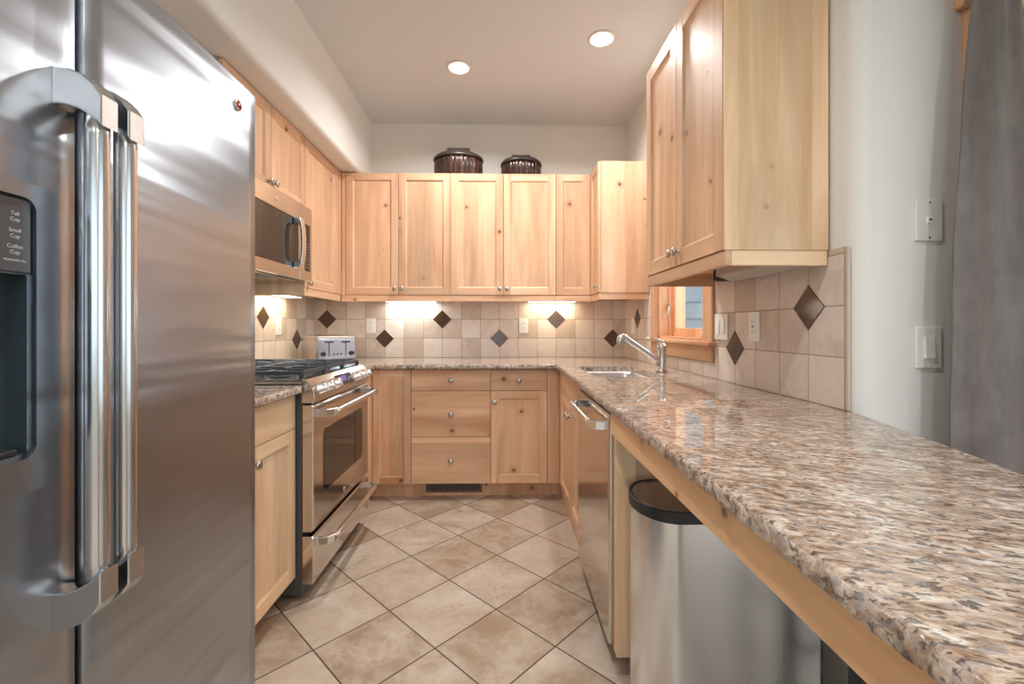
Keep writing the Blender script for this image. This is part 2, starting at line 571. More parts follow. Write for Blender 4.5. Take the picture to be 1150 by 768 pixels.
# plastered soffit with a rounded lower corner
m = MB()
rr = .032
arc = [(-1.046 - rr + rr * math.cos(t), 2.297 + rr + rr * math.sin(t)) for t in [R(-k * 10) for k in range(0, 10)]]
m.prism([(XL, 2.297)] + [(XL, ZC), (-1.046, ZC)] + arc, 'y', -3.4, YB, smooth=False)
for f in m.bm.faces:
    if abs(f.normal.y) < .5:
        f.smooth = True
sof = struct('ceiling_soffit', m, PLASTER)
sof.data.set_sharp_from_angle(angle=R(35))

# wall with the sink window; its near end turns a rounded corner and faces the camera
WY0, WY1, WZ0, WZ1 = 2.18, 2.83, 1.09, 2.02
m = MB()
m.box((XR, WY1, 0), (1.17, YB, ZC))
m.box((XR, WY0, 0), (1.17, WY1, WZ0))
m.box((XR, WY0, WZ1), (1.17, WY1, ZC))
rc = .045
arc = [(XR + rc - rc * math.cos(t), 1.25 + rc - rc * math.sin(t)) for t in [R(k * 10) for k in range(0, 10)]]
fs = m.prism([(XR, WY0)] + arc + [(1.32, 1.25), (1.32, 1.40), (1.17, 1.40), (1.17, WY0)], 'z', 0, ZC, smooth=True)
wr = struct('wall_right', m, PLASTER)
wr.data.set_sharp_from_angle(angle=R(30))
# patio wall, rear wall, dining wall
m = MB()
m.box((1.32, 1.25, 2.06), (2.75, 1.40, ZC)); m.box((2.75, 1.25, 0), (3.4, 1.40, ZC))
struct('wall_patio', m, PLASTER)
m = MB()
m.box((XL, -3.5, 0), (-1.25, -3.4, ZC)); m.box((2.75, -3.5, 0), (3.4, -3.4, ZC))
m.box((-1.25, -3.5, 0), (2.75, -3.4, .4)); m.box((-1.25, -3.5, 2.5), (2.75, -3.4, ZC))
struct('wall_rear', m, PLASTER)
m = MB()
m.box((3.4, -3.5, 0), (3.5, -2.3, ZC)); m.box((3.4, .5, 0), (3.5, 1.40, ZC))
m.box((3.4, -2.3, 0), (3.5, .5, .4)); m.box((3.4, -2.3, 2.5), (3.5, .5, ZC))
struct('wall_dining', m, PLASTER)

# rear and side windows: frames with mullions and glass
def big_window(name, axis, a0, a1, at):
    m = MB()
    z0, z1 = .4, 2.5
    def bx(u0, u1, za, zb, d=.06):
        if axis == 'x':
            m.box((u0, at - d / 2, za), (u1, at + d / 2, zb), .004)
        else:
            m.box((at - d / 2, u0, za), (at + d / 2, u1, zb), .004)
    bx(a0, a1, z0, z0 + .07); bx(a0, a1, z1 - .07, z1)
    n = 3
    for k in range(n + 1):
        u = a0 + (a1 - a0 - .07) * k / n
        bx(u, u + .07, z0, z1)
    o = struct(name, m, TRIMW)
    g_ = MB()
    if axis == 'x':
        g_.box((a0, at - .004, z0), (a1, at + .004, z1))
    else:
        g_.box((at - .004, a0, z0), (at + .004, a1, z1))
    g_.build('window_glass', GLASS, o)
big_window('window_2', 'x', -1.25, 2.75, -3.45)
big_window('window_3', 'y', -2.3, .5, 3.45)

# patio door frame and glass behind the curtain
m = MB()
m.box((1.32, 1.27, 0), (1.36, 1.38, 2.06)); m.box((2.71, 1.27, 0), (2.75, 1.38, 2.06)); m.box((1.36, 1.27, 2.02), (2.71, 1.38, 2.06))
m.box((1.36, 1.30, 0), (1.44, 1.35, 2.02), .004); m.box((2.0, 1.30, 0), (2.08, 1.35, 2.02), .004); m.box((2.63, 1.30, 0), (2.71, 1.35, 2.02), .004)
m.box((1.44, 1.30, 0), (2.63, 1.35, .14), .004); m.box((1.44, 1.30, 1.93), (2.63, 1.35, 2.02), .004)
dr = struct('door_1', m, TRIMW)
g_ = MB(); g_.box((1.44, 1.322, .14), (2.63, 1.328, 1.93)); g_.build('door_glass', GLASS, dr)
m = MB()
m.box((1.318, 1.230, 0), (1.39, 1.25, 2.062), .003)
m.box((2.70, 1.230, 0), (2.78, 1.25, 2.062), .003)
m.box((1.292, 1.222, 2.062), (2.81, 1.25, 2.19), .004)
struct('trim_1', m, TRIMW)

# sink window: jambs, casing, stool, apron, sash, glass, crank
w1 = MB()
for y0_, y1_ in ((WY1 - .018, WY1), (WY0, WY0 + .018)):
    w1.box((1.0, y0_, WZ0), (1.165, y1_, WZ1))
w1.box((1.0, WY0, WZ1 - .018), (1.165, WY1, WZ1)); w1.box((1.0, WY0, WZ0 - .004), (1.165, WY1, WZ0 + .014))
win = struct('window_1', w1, TRIMW)
m = MB()
m.box((.990, WY1 - .006, WZ0 - .005), (1.0045, WY1 + .115, WZ1 + .10), .003)
m.box((.990, WY0 - .095, WZ0 - .005), (1.0045, WY0 + .006, WZ1 + .10), .003)
m.build('window_casing', TRIMW, win)
m = MB()
m.box((.990, WY0 - .095, WZ1 - .006), (1.0045, WY1 + .115, WZ1 + .10), .003)
m.box((.965, WY0 - .115, WZ0 - .022), (1.03, WY1 + .135, WZ0 - .002), .004)
m.box((.990, WY0 - .095, WZ0 - .100), (1.0045, WY1 + .115, WZ0 - .022), .003)
m.build('window_stool', TRIMH, win)
m = MB()
sx0, sx1 = 1.085, 1.125
m.box((sx0, WY0 + .018, WZ0 + .014), (sx1, WY1 - .018, WZ0 + .062), .003)
m.box((sx0, WY0 + .018, WZ1 - .07), (sx1, WY1 - .018, WZ1 - .018), .003)
m.box((sx0, WY0 + .018, WZ0 + .062), (sx1, WY0 + .062, WZ1 - .07), .003)
m.box((sx0, WY1 - .062, WZ0 + .062), (sx1, WY1 - .018, WZ1 - .07), .003)
m.box((1.06, WY1 - .030, WZ0 + .014), (1.085, WY1 - .018, WZ1 - .018), .002)
m.build('window_sash', TRIMW, win)
m = MB(); m.box((1.103, WY0 + .055, WZ0 + .055), (1.108, WY1 - .055, WZ1 - .06)); m.build('window_glass', GLASS, win)
m = MB()
m.lathe([(.016, 0), (.016, .012), (.009, .016), (.009, .03)], (1.05, WY0 + .12, WZ0 + .016), 'z', 16)
m.tube([(1.05, WY0 + .12, WZ0 + .04), (1.035, WY0 + .10, WZ0 + .055), (1.02, WY0 + .07, WZ0 + .045), (1.015, WY0 + .06, WZ0 + .03)], [.008, .007, .006, .008], 10)
m.build('window_crank', CHROME, win)
m = MB()
m.box((1.052, WY1 - .040, 1.26), (1.062, WY1 - .028, 1.31), .002)
m.tube([(1.055, WY1 - .042, 1.30), (1.045, WY1 - .05, 1.26), (1.043, WY1 - .05, 1.20)], .004, 8)
m.build('window_latch', NICKEL, win)

# outdoors
grass, nt, b = new_mat('lawn', (.12, .16, .07), .9)
m = MB(); m.box((-20, -20, -.25), (25, 25, -.20)); gr = struct('ground', m, grass)
SIDING = new_mat('blue_grey_siding', (.36, .42, .48), .7)[0]
WHITET = new_mat('white_exterior_trim', (.75, .78, .80), .6)[0]
house = thing('neighbouring_house', (2.2, 5.6, -.2), 'blue grey lap-sided house wall seen through the window over the sink', 'house')
m = MB()
for k in range(18):
    z = -.2 + k * .21
    m.prism([(5.6, z), (5.575, z), (5.59, z + .215), (5.6, z + .215)], 'x', 1.3, 6.0)
m.box((1.3, 5.6, -.2), (6.0, 5.8, 3.6))
m.build('siding', SIDING, house)
m = MB(); m.box((2.0, 5.55, -.2), (2.08, 5.60, 3.6), .004); m.build('corner_board', WHITET, house)

# ================================================================ BACKSPLASH
ZT = .9145


def diamond(mb, plane, c, z, at, s=.0745, t=.004):
    pts = [(c - s, z), (c, z - s), (c + s, z), (c, z + s)]
    if plane == 'xz':
        mb.prism(pts, 'y', at, at + .006, bev=.0015, seg=1)
    else:
        mb.prism(pts, 'x', at, at + .006, bev=.0015, seg=1)


Z1, Z2 = .914 + .154, .914 + .308
bsb = thing('tile_backsplash', (-.25, 3.624, ZT), 'beige travertine tile backsplash on the end wall under the row of six doors', 'backsplash')
m = MB(); m.box((-1.5045, 3.620, ZT), (1.0045, 3.6265, 1.3945)); m.build('field_tiles', TILE_B, bsb)
for k, z in ((-9, Z2), (-6, Z1), (-3, Z2), (0, Z1), (3, Z2), (6, Z1)):
    m = MB(); diamond(m, 'xz', -.0205 + .154 * k, z, 3.6165); m.build('accent_tile', ACCENT, bsb)
bsl = thing('tile_backsplash', (XL, 2.4, ZT), 'beige travertine tile backsplash on the wall behind the gas range', 'backsplash')
m = MB(); m.box((XL + .0005, 1.26, ZT), (-1.505, 3.6195, 1.3945)); m.build('field_tiles', TILE_L, bsl)
for y, z in ((2.846, Z2), (3.308, Z1), (2.384, Z1)):
    m = MB(); diamond(m, 'yz', y, z, -1.5085); m.build('accent_tile', ACCENT, bsl)
bsr = thing('tile_backsplash', (XR, 2.4, ZT), 'beige travertine tile backsplash around the sink window with white switch plates', 'backsplash')
m = MB()
m.box((1.0055, 1.285, ZT), (1.0135, 3.6195, WZ0 - .105))
m.box((1.0055, 1.285, WZ0 - .105), (1.0135, WY0 - .004, 1.3945)); m.box((1.0055, WY1 + .004, WZ0 - .105), (1.0135, 3.6195, 1.3945))
m.build('field_tiles', TILE_S, bsr)
m = MB(); m.box((1.0035, 1.272, ZT), (1.0135, 1.2849, 1.3945), .004, 2); m.build('edge_trim', BULLN, bsr)
for y, z in ((1.441, Z2), (1.903, Z1), (3.289, Z2)):
    m = MB(); diamond(m, 'yz', y, z, 1.0025); m.build('accent_tile', ACCENT, bsr)

# ================================================================ CABINETS
# local frame of a cabinet front: u along the run, d out of the face, z up
def FB(yf):
    return lambda u, d, z: (u, yf - d, z)


def FL(xf):
    return lambda u, d, z: (xf + d, u, z)


def FR(xf):
    return lambda u, d, z: (xf - d, u, z)


GAP = .0016


def fbox(mb, F, u0, u1, d0, d1, z0, z1, bev=0.0, seg=1):
    mb.box(F(u0, d0, z0), F(u1, d1, z1), bev, seg)


def shaker(name, F, u0, u1, z0, z1, parent, knob=None, stile=.052, t=.020, label=None, pale=False):
    """framed door with a recessed flat panel; knob=(u,z)"""
    u0 += GAP; u1 -= GAP; z0 += GAP; z1 -= GAP
    m = MB()
    m.slot = 0
    fbox(m, F, u0, u0 + stile, -t, 0, z0, z1, .0014)
    fbox(m, F, u1 - stile, u1, -t, 0, z0, z1, .0014)
    fbox(m, F, u0 + stile - .004, u1 - stile + .004, -t + .001, -.0085, z0 + stile - .004, z1 - stile + .004)
    m.slot = 1
    fbox(m, F, u0 + stile, u1 - stile, -t, -.0004, z0, z0 + stile, .0010)
    fbox(m, F, u0 + stile, u1 - stile, -t, -.0004, z1 - stile, z1, .0010)
    # inner chamfer
    a, b_, c, d = u0 + stile, u1 - stile, z0 + stile, z1 - stile
    w, dp = .008, -.0083
    for quad, s in ((((a, -.0012, c), (a, -.0012, d), (a + w, dp, d - w), (a + w, dp, c + w)), 0), (((b_, -.0012, c), (b_, -.0012, d), (b_ - w, dp, d - w), (b_ - w, dp, c + w)), 0),
                    (((a, -.0012, c), (b_, -.0012, c), (b_ - w, dp, c + w), (a + w, dp, c + w)), 1), (((a, -.0012, d), (b_, -.0012, d), (b_ - w, dp, d - w), (a + w, dp, d - w)), 1)):
        f = m.bm.faces.new([m.bm.verts.new(F(*q)) for q in quad])
        f.material_index = s
        out = Vector(F(0, 1, 0)) - Vector(F(0, 0, 0))
        f.normal_update()
        if f.normal.dot(out) < 0:
            f.normal_flip()
    o = m.build(name, [PALE, PALEH] if pale else [WOOD, WOODH], parent, label)
    if knob:
        add_knob(F, knob, o)
    return o


def add_knob(F, uz, parent):
    u, z = uz
    p0, p1 = Vector(F(u, -.001, z)), Vector(F(u, 1, z))
    d = (p1 - p0)
    ax = 'y' if abs(d.y) > abs(d.x) else 'x'
    s = 1 if (d.y if ax == 'y' else d.x) > 0 else -1
    m = MB()
    prof = [(.008, 0), (.0075, .003), (.0055, .006), (.0055, .012), (.010, .016), (.0145, .020), (.0155, .024), (.0135, .028), (.008, .0305), (.002, .0312)]
    m.lathe([(r * 1.14, h * s) for r, h in prof], tuple(p0), ax, 20)
    return m.build('knob', NICKEL, parent)


def slab_drawer(F, u0, u1, z0, z1, parent, knob=True, t=.020, name='drawer', mat=None):
    u0 += GAP; u1 -= GAP; z0 += GAP; z1 -= GAP
    m = MB()
    fbox(m, F, u0, u1, -t, 0, z0, z1, .0022, 2)
    o = m.build(name, mat or WOODH, parent)
    if knob:
        add_knob(F, ((u0 + u1) / 2, (z0 + z1) / 2), o)
    return o


def carcass(F, u0, u1, depth, z0, z1, parent, mat=None, kick=0.0, kd=.075, name='body'):
    m = MB()
    fbox(m, F, u0 + .0004, u1 - .0004, -.0205 - .0003, -depth, z0, z1)
    if kick:
        fbox(m, F, u0 + .0004, u1 - .0004, -.0205 - kd, -depth, .0005, z0)
    return m.build(name, mat or WOOD, parent)


YF, XFR, XFL = 2.985, .385, -.862
ZK, ZTOP = .112, .8836
Fb, Fr, Fl = FB(YF), FR(XFR), FL(XFL)
D = .632
base = 'lower cabinets'
cA = thing('base_cabinet', (-.75, 3.3, 0), 'light wood lower cabinet with one full-height framed door beside the gas range', 'cabinet')
m = MB(); m.box((-1.504, 3.006, ZK), (-.6064, 3.6195, ZTOP)); m.box((-1.504, 3.081, .0005), (-.6064, 3.6195, ZK)); m.box((-1.504, 2.665, .0005), (-.884, 3.0055, ZTOP)); m.build('body', WOOD, cA)
shaker('door', Fb, -.862, -.606, ZK, .876, cA, stile=.046)
m = MB(); m.box((-.883, 2.665, ZK), (-.8635, 3.005, .876), .001); m.build('filler_panel', WOOD, cA)
cB = thing('base_cabinet', (-.34, 3.3, 0), 'light wood lower cabinet with three stacked knotty drawers above the floor vent', 'cabinet')
carcass(Fb, -.606, -.0755, D, ZK, ZTOP, cB, kick=1)
for z0, z1 in ((.733, .876), (.425, .733), (ZK, .425)):
    slab_drawer(Fb, -.606, -.0755, z0, z1, cB)
cC = thing('base_cabinet', (.12, 3.3, 0), 'light wood lower cabinet with one drawer over one framed door in the inside corner', 'cabinet')
m = MB(); m.box((-.0751, 3.006, ZK), (.4055, 3.6195, ZTOP)); m.box((-.0751, 3.081, .0005), (.4055, 3.6195, ZK)); m.box((.4059, 3.006, .0005), (1.004, 3.6195, ZTOP)); m.build('body', WOOD, cC)
slab_drawer(Fb, -.0755, .303, .733, .876, cC)
shaker('door', Fb, -.0755, .303, ZK, .733, cC, knob=(-.0755 + .026, .66))
m = MB(); m.box((.3045, 2.9855, ZK), (.3835, 3.005, .876), .0012); m.build('filler_panel', WOOD, cC)
cD = thing('base_cabinet', (.7, 2.55, 0), 'light wood sink cabinet with false drawer front and two doors beside the dishwasher', 'cabinet')
m = MB()
m.box((.4055, 2.1055, .0005), (.4255, 3.005, ZTOP)); m.box((.4255, 2.1055, ZK), (1.004, 2.1205, ZTOP)); m.box((.4255, 2.1205, ZK), (1.004, 3.005, .13))
m.build('body', WOOD, cD)
slab_drawer(Fr, 2.105, 2.925, .733, .876, cD, knob=False, name='false_front')
shaker('door', Fr, 2.105, 2.515, ZK, .733, cD, knob=(2.515 - .026, .655))
shaker('door', Fr, 2.515, 2.925, ZK, .733, cD, knob=(2.515 + .026, .655))
m = MB(); m.box((.385, 2.927, ZK), (.404, 2.984, .876), .001); m.build('filler_panel', WOOD, cD)
# near left unit between refrigerator and range, daylight painted in by a paler tint
cE = thing('base_cabinet', (-1.2, 1.58, 0), 'light wood lower cabinet with a drawer over doors between refrigerator and range', 'cabinet')
carcass(Fl, 1.268, 1.884, .62, ZK, ZTOP, cE, mat=PALE, kick=1)
dr_ = slab_drawer(Fl, 1.268, 1.884, .736, .876, cE, knob=False, mat=PALEH)
add_knob(Fl, (1.50, .806), dr_)
shaker('door', Fl, 1.268, 1.535, ZK, .736, cE, knob=(1.51, .68), pale=True)
shaker('door', Fl, 1.535, 1.884, ZK, .736, cE, knob=(1.562, .68), pale=True)
# end panel beside the dishwasher
ep = thing('end_panel', (.6, 1.47, 0), 'pale wood end post and panel standing between dishwasher and trash can', 'panel')
m = MB(); m.box((.375, 1.452, .075), (.44, 1.4905, .8836), .002); m.build('post', PALE, ep)
m = MB(); m.box((.4405, 1.47, .0005), (1.004, 1.4905, .8836), .001); m.build('panel', WOOD, ep)
# apron board under the peninsula top
m = MB()
m.prism([(.355, 1.4515), (.375, 1.4515), (.375, -.28), (.355, -.28)], 'z', .810, .8836, bev=.0015, seg=1)
ap = m.build('apron_board', APRON)
tag(ap, 'golden knotty wood apron board running under the front edge of the granite peninsula', 'board')
m = MB(); m.box((.40, -.24, .0005), (.80, -.20, .8836), .003)
o = m.build('support_panel', WOOD); tag(o, 'wooden support panel carrying the free end of the granite peninsula', 'panel')

# ---- upper cabinets
ZU0, ZU1, ZV = 1.395, 2.291, 1.348
YU = 3.29
Fub = FB(YU)
gl = 'light wood upper cabinets with framed doors on the end wall'


def valance(mb, F, u0, u1, t=.02, z0=ZV, z1=ZU0 - .0005, back=.004):
    fbox(mb, F, u0, u1, -back - t, -back, z0, z1, .0015)


uA = thing('wall_cabinet', (-.95, 3.45, ZU0), 'two-door light wood upper cabinet in the corner by the soffit', 'cabinet')
m = MB(); m.box((-1.1735, YU + .0208, ZU0), (-.3784, 3.6195, ZU1)); m.build('body', WOOD, uA)
shaker('door', Fub, -1.144, -.759, ZU0, ZU1, uA, knob=(-.759 - .027, 1.44))
shaker('door', Fub, -.759, -.378, ZU0, ZU1, uA, knob=(-.759 + .027, 1.44))
m = MB(); fbox(m, Fub, -1.1735, -.3784, -.026, -.004, ZV, ZU0 - .0005, .0015); m.build('valance', WOODH, uA)
m = MB(); m.box((-1.1735, YU + .001, ZU0), (-1.146, YU + .0205, ZU1), .001); m.build('filler_panel', WOOD, uA)
uB = thing('wall_cabinet', (.01, 3.45, ZU0), 'two-door light wood upper cabinet beneath the larger and smaller baskets', 'cabinet')
m = MB(); m.box((-.3776, YU + .0208, ZU0), (.3996, 3.6195, ZU1)); m.build('body', WOOD, uB)
shaker('door', Fub, -.378, .012, ZU0, ZU1, uB, knob=(.012 - .027, 1.44))
shaker('door', Fub, .012, .400, ZU0, ZU1, uB, knob=(.012 + .027, 1.44))
m = MB(); fbox(m, Fub, -.3776, .3996, -.026, -.004, ZV, ZU0 - .0005, .0015); m.build('valance', WOODH, uB)
uC = thing('wall_cabinet', (.72, 3.3, ZU0), 'corner upper cabinet with a narrow door and a plain side facing the room', 'cabinet')
m = MB()
m.box((.4004, YU + .0208, ZU0), (1.0045, 3.6195, ZU1)); m.box((.6765, 3.024, ZU0), (1.0045, YU + .0204, ZU1), 0)
m.build('body', WOOD, uC)
shaker('door', Fub, .400, .6535, ZU0, ZU1, uC, stile=.05)
shaker('door', FR(.6545), 3.024, 3.289, ZU0, ZU1, uC, knob=(3.05, 1.44), stile=.05)
m = MB(); fbox(m, Fub, .4004, .662, -.026, -.004, ZV, ZU0 - .0005, .0015)
m.box((.662, 3.03, ZV), (.682, YU + .026, ZU0 - .0005), .0015); m.box((.682, 3.03, ZV), (1.0045, 3.05, ZU0 - .0005), .0015)
m.build('valance', WOODH, uC)
# left uppers
XU = -1.175
Ful = FL(XU)
uD = thing('wall_cabinet', (-1.34, 2.95, ZU0), 'single-door upper cabinet under the soffit beside the microwave', 'cabinet')
m = MB(); m.box((-1.5045, 2.692, ZU0), (XU - .0208, 3.288, ZU1)); m.box((-1.5045, 2.690, ZV), (XU - .004, 2.71, 1.42)); m.build('body', PALE, uD)
shaker('door', Ful, 2.690, 3.215, ZU0, ZU1, uD, knob=(2.728, 1.424))
m = MB(); m.box((XU - .0195, 3.2165, ZU0), (XU, 3.2885, ZU1), .001); m.build('filler_panel', WOOD, uD)
m = MB(); fbox(m, Ful, 2.711, 3.2875, -.024, -.004, ZV, ZU0 - .0005, .0015); m.build('valance', WOODH, uD)
uE = thing('wall_cabinet', (-1.34, 2.29, 1.85), 'short two-door upper cabinet directly above the microwave', 'cabinet')
m = MB(); m.box((-1.5045, 1.902, 1.85), (XU - .0208, 2.6885, ZU1)); m.build('body', WOOD, uE)
shaker('door', Ful, 1.902, 2.295, 1.85, ZU1, uE, knob=(2.27, 1.895))
shaker('door', Ful, 2.295, 2.689, 1.85, ZU1, uE, knob=(2.32, 1.895))
# right upper by the window
XRU, ZR1 = .678, 2.345
Fur = FR(XRU)
uF = thing('wall_cabinet', (.84, 1.71, ZU0), 'large two-door upper cabinet with pale plain side over the granite peninsula', 'cabinet')
m = MB(); m.box((XRU + .0208, 1.3562, ZU0 + .012), (1.0045, 2.078, ZR1)); m.box((XRU + .0212, 1.3564, ZU0), (XRU + .04, 2.078, ZU0 + .0118)); m.build('body', WOOD, uF)
m = MB(); m.box((XRU + .0018, 1.350, ZU0), (1.0045, 1.356, ZR1), .001); m.build('side_panel', PALE, uF, 'pale plain side panel')
shaker('door', Fur, 1.357, 1.722, ZU0, ZR1, uF, knob=(1.722 - .027, 1.448), stile=.058)
shaker('door', Fur, 1.722, 2.080, ZU0, ZR1, uF, knob=(1.722 + .027, 1.448), stile=.058)
m = MB()
m.box((XRU + .006, 1.352, ZV), (XRU + .026, 2.079, ZU0 - .0005), .0015); m.box((XRU + .026, 2.06, ZV), (.985, 2.079, ZU0 + .0115), .0015)
m.build('valance', WOODH, uF)
m = MB(); m.box((XRU + .0265, 1.352, ZV), (1.0025, 1.372, ZU0 - .0005), .0015); m.build('valance', PALEH, uF)

# ================================================================ GRANITE TOPS
def densify(pts, step, closed=True):
    out = []
    n = len(pts)
    for i in range(n if closed else n - 1):
        a, b_ = Vector(pts[i]), Vector(pts[(i + 1) % n])
        k = max(1, int((b_ - a).length / step))
        for j in range(k):
            out.append(tuple(a.lerp(b_, j / k)))
    if not closed:
        out.append(tuple(pts[-1]))
    return out


def slab_top(name, outline, rough_flags, parent, holes=(), z0=.8842, z1=.914, step=.012):
    """outline: list of (x,y); rough_flags[i] True if the edge i->i+1 is chiselled"""
    bm = bmesh.new()
    n = len(outline)
    pts, flags = [], []
    for i in range(n):
        a, b_ = Vector(outline[i]), Vector(outline[(i + 1) % n])
        k = max(1, int((b_ - a).length / step)) if rough_flags[i] else max(1, int((b_ - a).length / .25))
        for j in range(k):
            pts.append(a.lerp(b_, j / k)); flags.append(rough_flags[i] and not (j == 0 and not rough_flags[i - 1]))
    area2 = sum(pts[i].x * pts[(i + 1) % len(pts)].y - pts[(i + 1) % len(pts)].x * pts[i].y for i in range(len(pts)))
    sgn = 1 if area2 > 0 else -1
    N = len(pts)
    nor = []
    for i in range(N):
        t = (pts[(i + 1) % N] - pts[i - 1]).normalized()
        nor.append(Vector((t.y, -t.x)) * sgn)
    levels = [(z1, -.0045), (z1 - .0035, -.001), (z1 - .010, .0006), (z1 - .018, .0012), (z1 - .026, .0006), (z0, -.001)]
    rings = []
    for li, (z, off) in enumerate(levels):
        ring = []
        for i in range(N):
            p = pts[i]
            if flags[i]:
                dn = mnoise.noise(Vector((p.x * 45, p.y * 45, z * 60))) * .0042 + mnoise.noise(Vector((p.x * 14, p.y * 14, 3 + z * 12))) * .003
                q = p + nor[i] * (off + dn)
                zz = z - (abs(mnoise.noise(Vector((p.x * 30, p.y * 30, 9)))) * .0022 if li in (0, 1) else 0)
            else:
                q = p
                zz = z
            if li == 0:
                zz = z
            ring.append(bm.verts.new((q.x, q.y, zz)))
        rings.append(ring)
    for k in range(len(rings) - 1):
        for i in range(N):
            f = bm.faces.new((rings[k][i], rings[k][(i + 1) % N], rings[k + 1][(i + 1) % N], rings[k + 1][i]))
            f.material_index = 1 if k > 0 else 0
            f.smooth = True
    hr = []
    for h in holes:
        hr.append(([bm.verts.new((x, y, z1)) for x, y in h], [bm.verts.new((x, y, z0)) for x, y in h]))
    for top, bot in hr:
        for i in range(len(top)):
            f = bm.faces.new((top[i], top[(i + 1) % len(top)], bot[(i + 1) % len(top)], bot[i]))
            f.material_index = 1
    bm.edges.ensure_lookup_table()
    for which in (0, 1):
        ring = rings[0] if which == 0 else rings[-1]
        es = [bm.edges.get((ring[i], ring[(i + 1) % N])) for i in range(N)]
        for top, bot in hr:
            r_ = top if which == 0 else bot
            es += [bm.edges.get((r_[i], r_[(i + 1) % len(r_)])) for i in range(len(r_))]
        bmesh.ops.triangle_fill(bm, use_beauty=True, use_dissolve=False, edges=es, normal=(0, 0, 1 if which == 0 else -1))
    bmesh.ops.recalc_face_normals(bm, faces=bm.faces)
    me = bpy.data.meshes.new(name)
    bm.to_mesh(me)
    bm.free()
    me.materials.append(GRANITE); me.materials.append(GRAN_E)
    o = bpy.data.objects.new(name, me)
    COL.objects.link(o)
    me.set_sharp_from_angle(angle=R(40))
    return o


outl = [(-1.5045, 2.662), (-.845, 2.662), (-.845, 2.935), (.360, 2.935), (.345, 1.45), (.335, .6), (.330, -.30), (.74, -.30), (.79, .35), (.869, .723), (.928, .93), (.985, 1.165), (1.0035, 1.245), (1.0050, 1.262), (1.0050, 3.6195), (-1.5045, 3.6195)]
fl_ = [False, True, True, True, True, True, True, True, True, True, True, False, False, False, False, False]
sink_out = rounded(.462, 2.17, .805, 2.76, .05, 5)
ct = slab_top('granite_countertop', outl, fl_, None, holes=[sink_out])
tag(ct, 'speckled beige and brown polished granite countertop wrapping from the end wall along the peninsula', 'countertop')
ct2 = slab_top('granite_countertop', [(-1.5045, 1.262), (-.836, 1.262), (-.836, 1.886), (-1.5045, 1.886)], [True, True, False, False], None)
tag(ct2, 'short speckled granite countertop piece between refrigerator and gas range', 'countertop')

# ================================================================ SINK AND FAUCET
sk = thing('sink', (.633, 2.465, .7), 'stainless steel undermount sink set into the granite by the window', 'sink')
m = MB()
levels = [(sink_out, .8835), (rounded(.468, 2.176, .799, 2.754, .05, 5), .87), (rounded(.474, 2.182, .793, 2.748, .05, 5), .72), (rounded(.50, 2.21, .767, 2.72, .05, 5), .70)]
rings = [[m.bm.verts.new((x, y, z)) for x, y in o_] for o_, z in levels]
n = len(rings[0])
for k in range(len(rings) - 1):
    for i in range(n):
        f = m.bm.faces.new((rings[k][i], rings[k][(i + 1) % n], rings[k + 1][(i + 1) % n], rings[k + 1][i])); f.smooth = True
m.bm.faces.new(rings[-1])
out = [m.bm.verts.new((x, y, .8835)) for x, y in rounded(.445, 2.153, .822, 2.777, .06, 5)]
for i in range(n):
    m.bm.faces.new((out[i], out[(i + 1) % n], rings[0][(i + 1) % n], rings[0][i]))
bmesh.ops.recalc_face_normals(m.bm, faces=m.bm.faces)
bowl = m.build('bowl', steel('sink_steel', (.62, .63, .64), .30, .02), sk)
sd = bowl.modifiers.new('thickness', 'SOLIDIFY'); sd.thickness = .0012; sd.offset = -1
m = MB(); m.lathe([(.045, 0), (.042, .003), (.03, .001), (.006, .0), (.006, .008)], (.633, 2.465, .7015), 'z', 24); m.build('drain', CHROME, sk)

fx, fy = .868, 2.41
fc = thing('kitchen_faucet', (fx, fy, .9145), 'brushed nickel pull-out kitchen faucet standing behind the sink', 'faucet')
m = MB()
m.lathe([(.031, 0), (.031, .006), (.027, .012), (.0245, .018), (.0245, .125), (.0265, .130), (.0265, .140), (.022, .150), (.013, .158), (.013, .163), (.015, .167), (.012, .172), (.003, .174)], (fx, fy, .9145), 'z', 32)
m.build('body', BRUSHED, fc)
m = MB()
P0 = Vector((fx - .008, fy, .975)); P1 = Vector((.655, fy - .02, 1.105))
pth = [P0 + Vector((0, 0, -.02)), P0 + Vector((-.012, 0, .008)), P0.lerp(P1, .2) + Vector((0, 0, -.004)), P0.lerp(P1, .45), P0.lerp(P1, .75), P0.lerp(P1, .93), P1]
m.tube(pth, [.020, .019, .0155, .0145, .0165, .0175, .015], 20)
m.build('spout', BRUSHED, fc)
m = MB()
m.tube([P1 + Vector((.016, 0, -.001)), P1 + Vector((-.002, 0, .004)), P1 + Vector((-.016, 0, -.004)), P1 + Vector((-.022, 0, -.022)), P1 + Vector((-.024, 0, -.034))], [.016, .0175, .018, .017, .0165], 18)
m.build('spray_head', BRUSHED, fc)
m = MB()
m.tube([(fx, fy, 1.084), (fx - .025, fy, 1.092), (fx - .06, fy, 1.099), (fx - .088, fy, 1.100)], [.010, .0085, .0085, .006], 12, .6)
m.build('lever', BRUSHED, fc)

# ================================================================ REFRIGERATOR
fr = thing('refrigerator', (-1.08, .78, 0), 'tall stainless steel side-by-side refrigerator with a dispenser in its door', 'refrigerator')
m = MB(); m.box((-1.49, .318, .02), (-.722, 1.238, 1.775), .004); m.box((-1.45, .36, .0), (-.80, 1.2, .02)); m.build('body', GREYP, fr)
DX = -.670


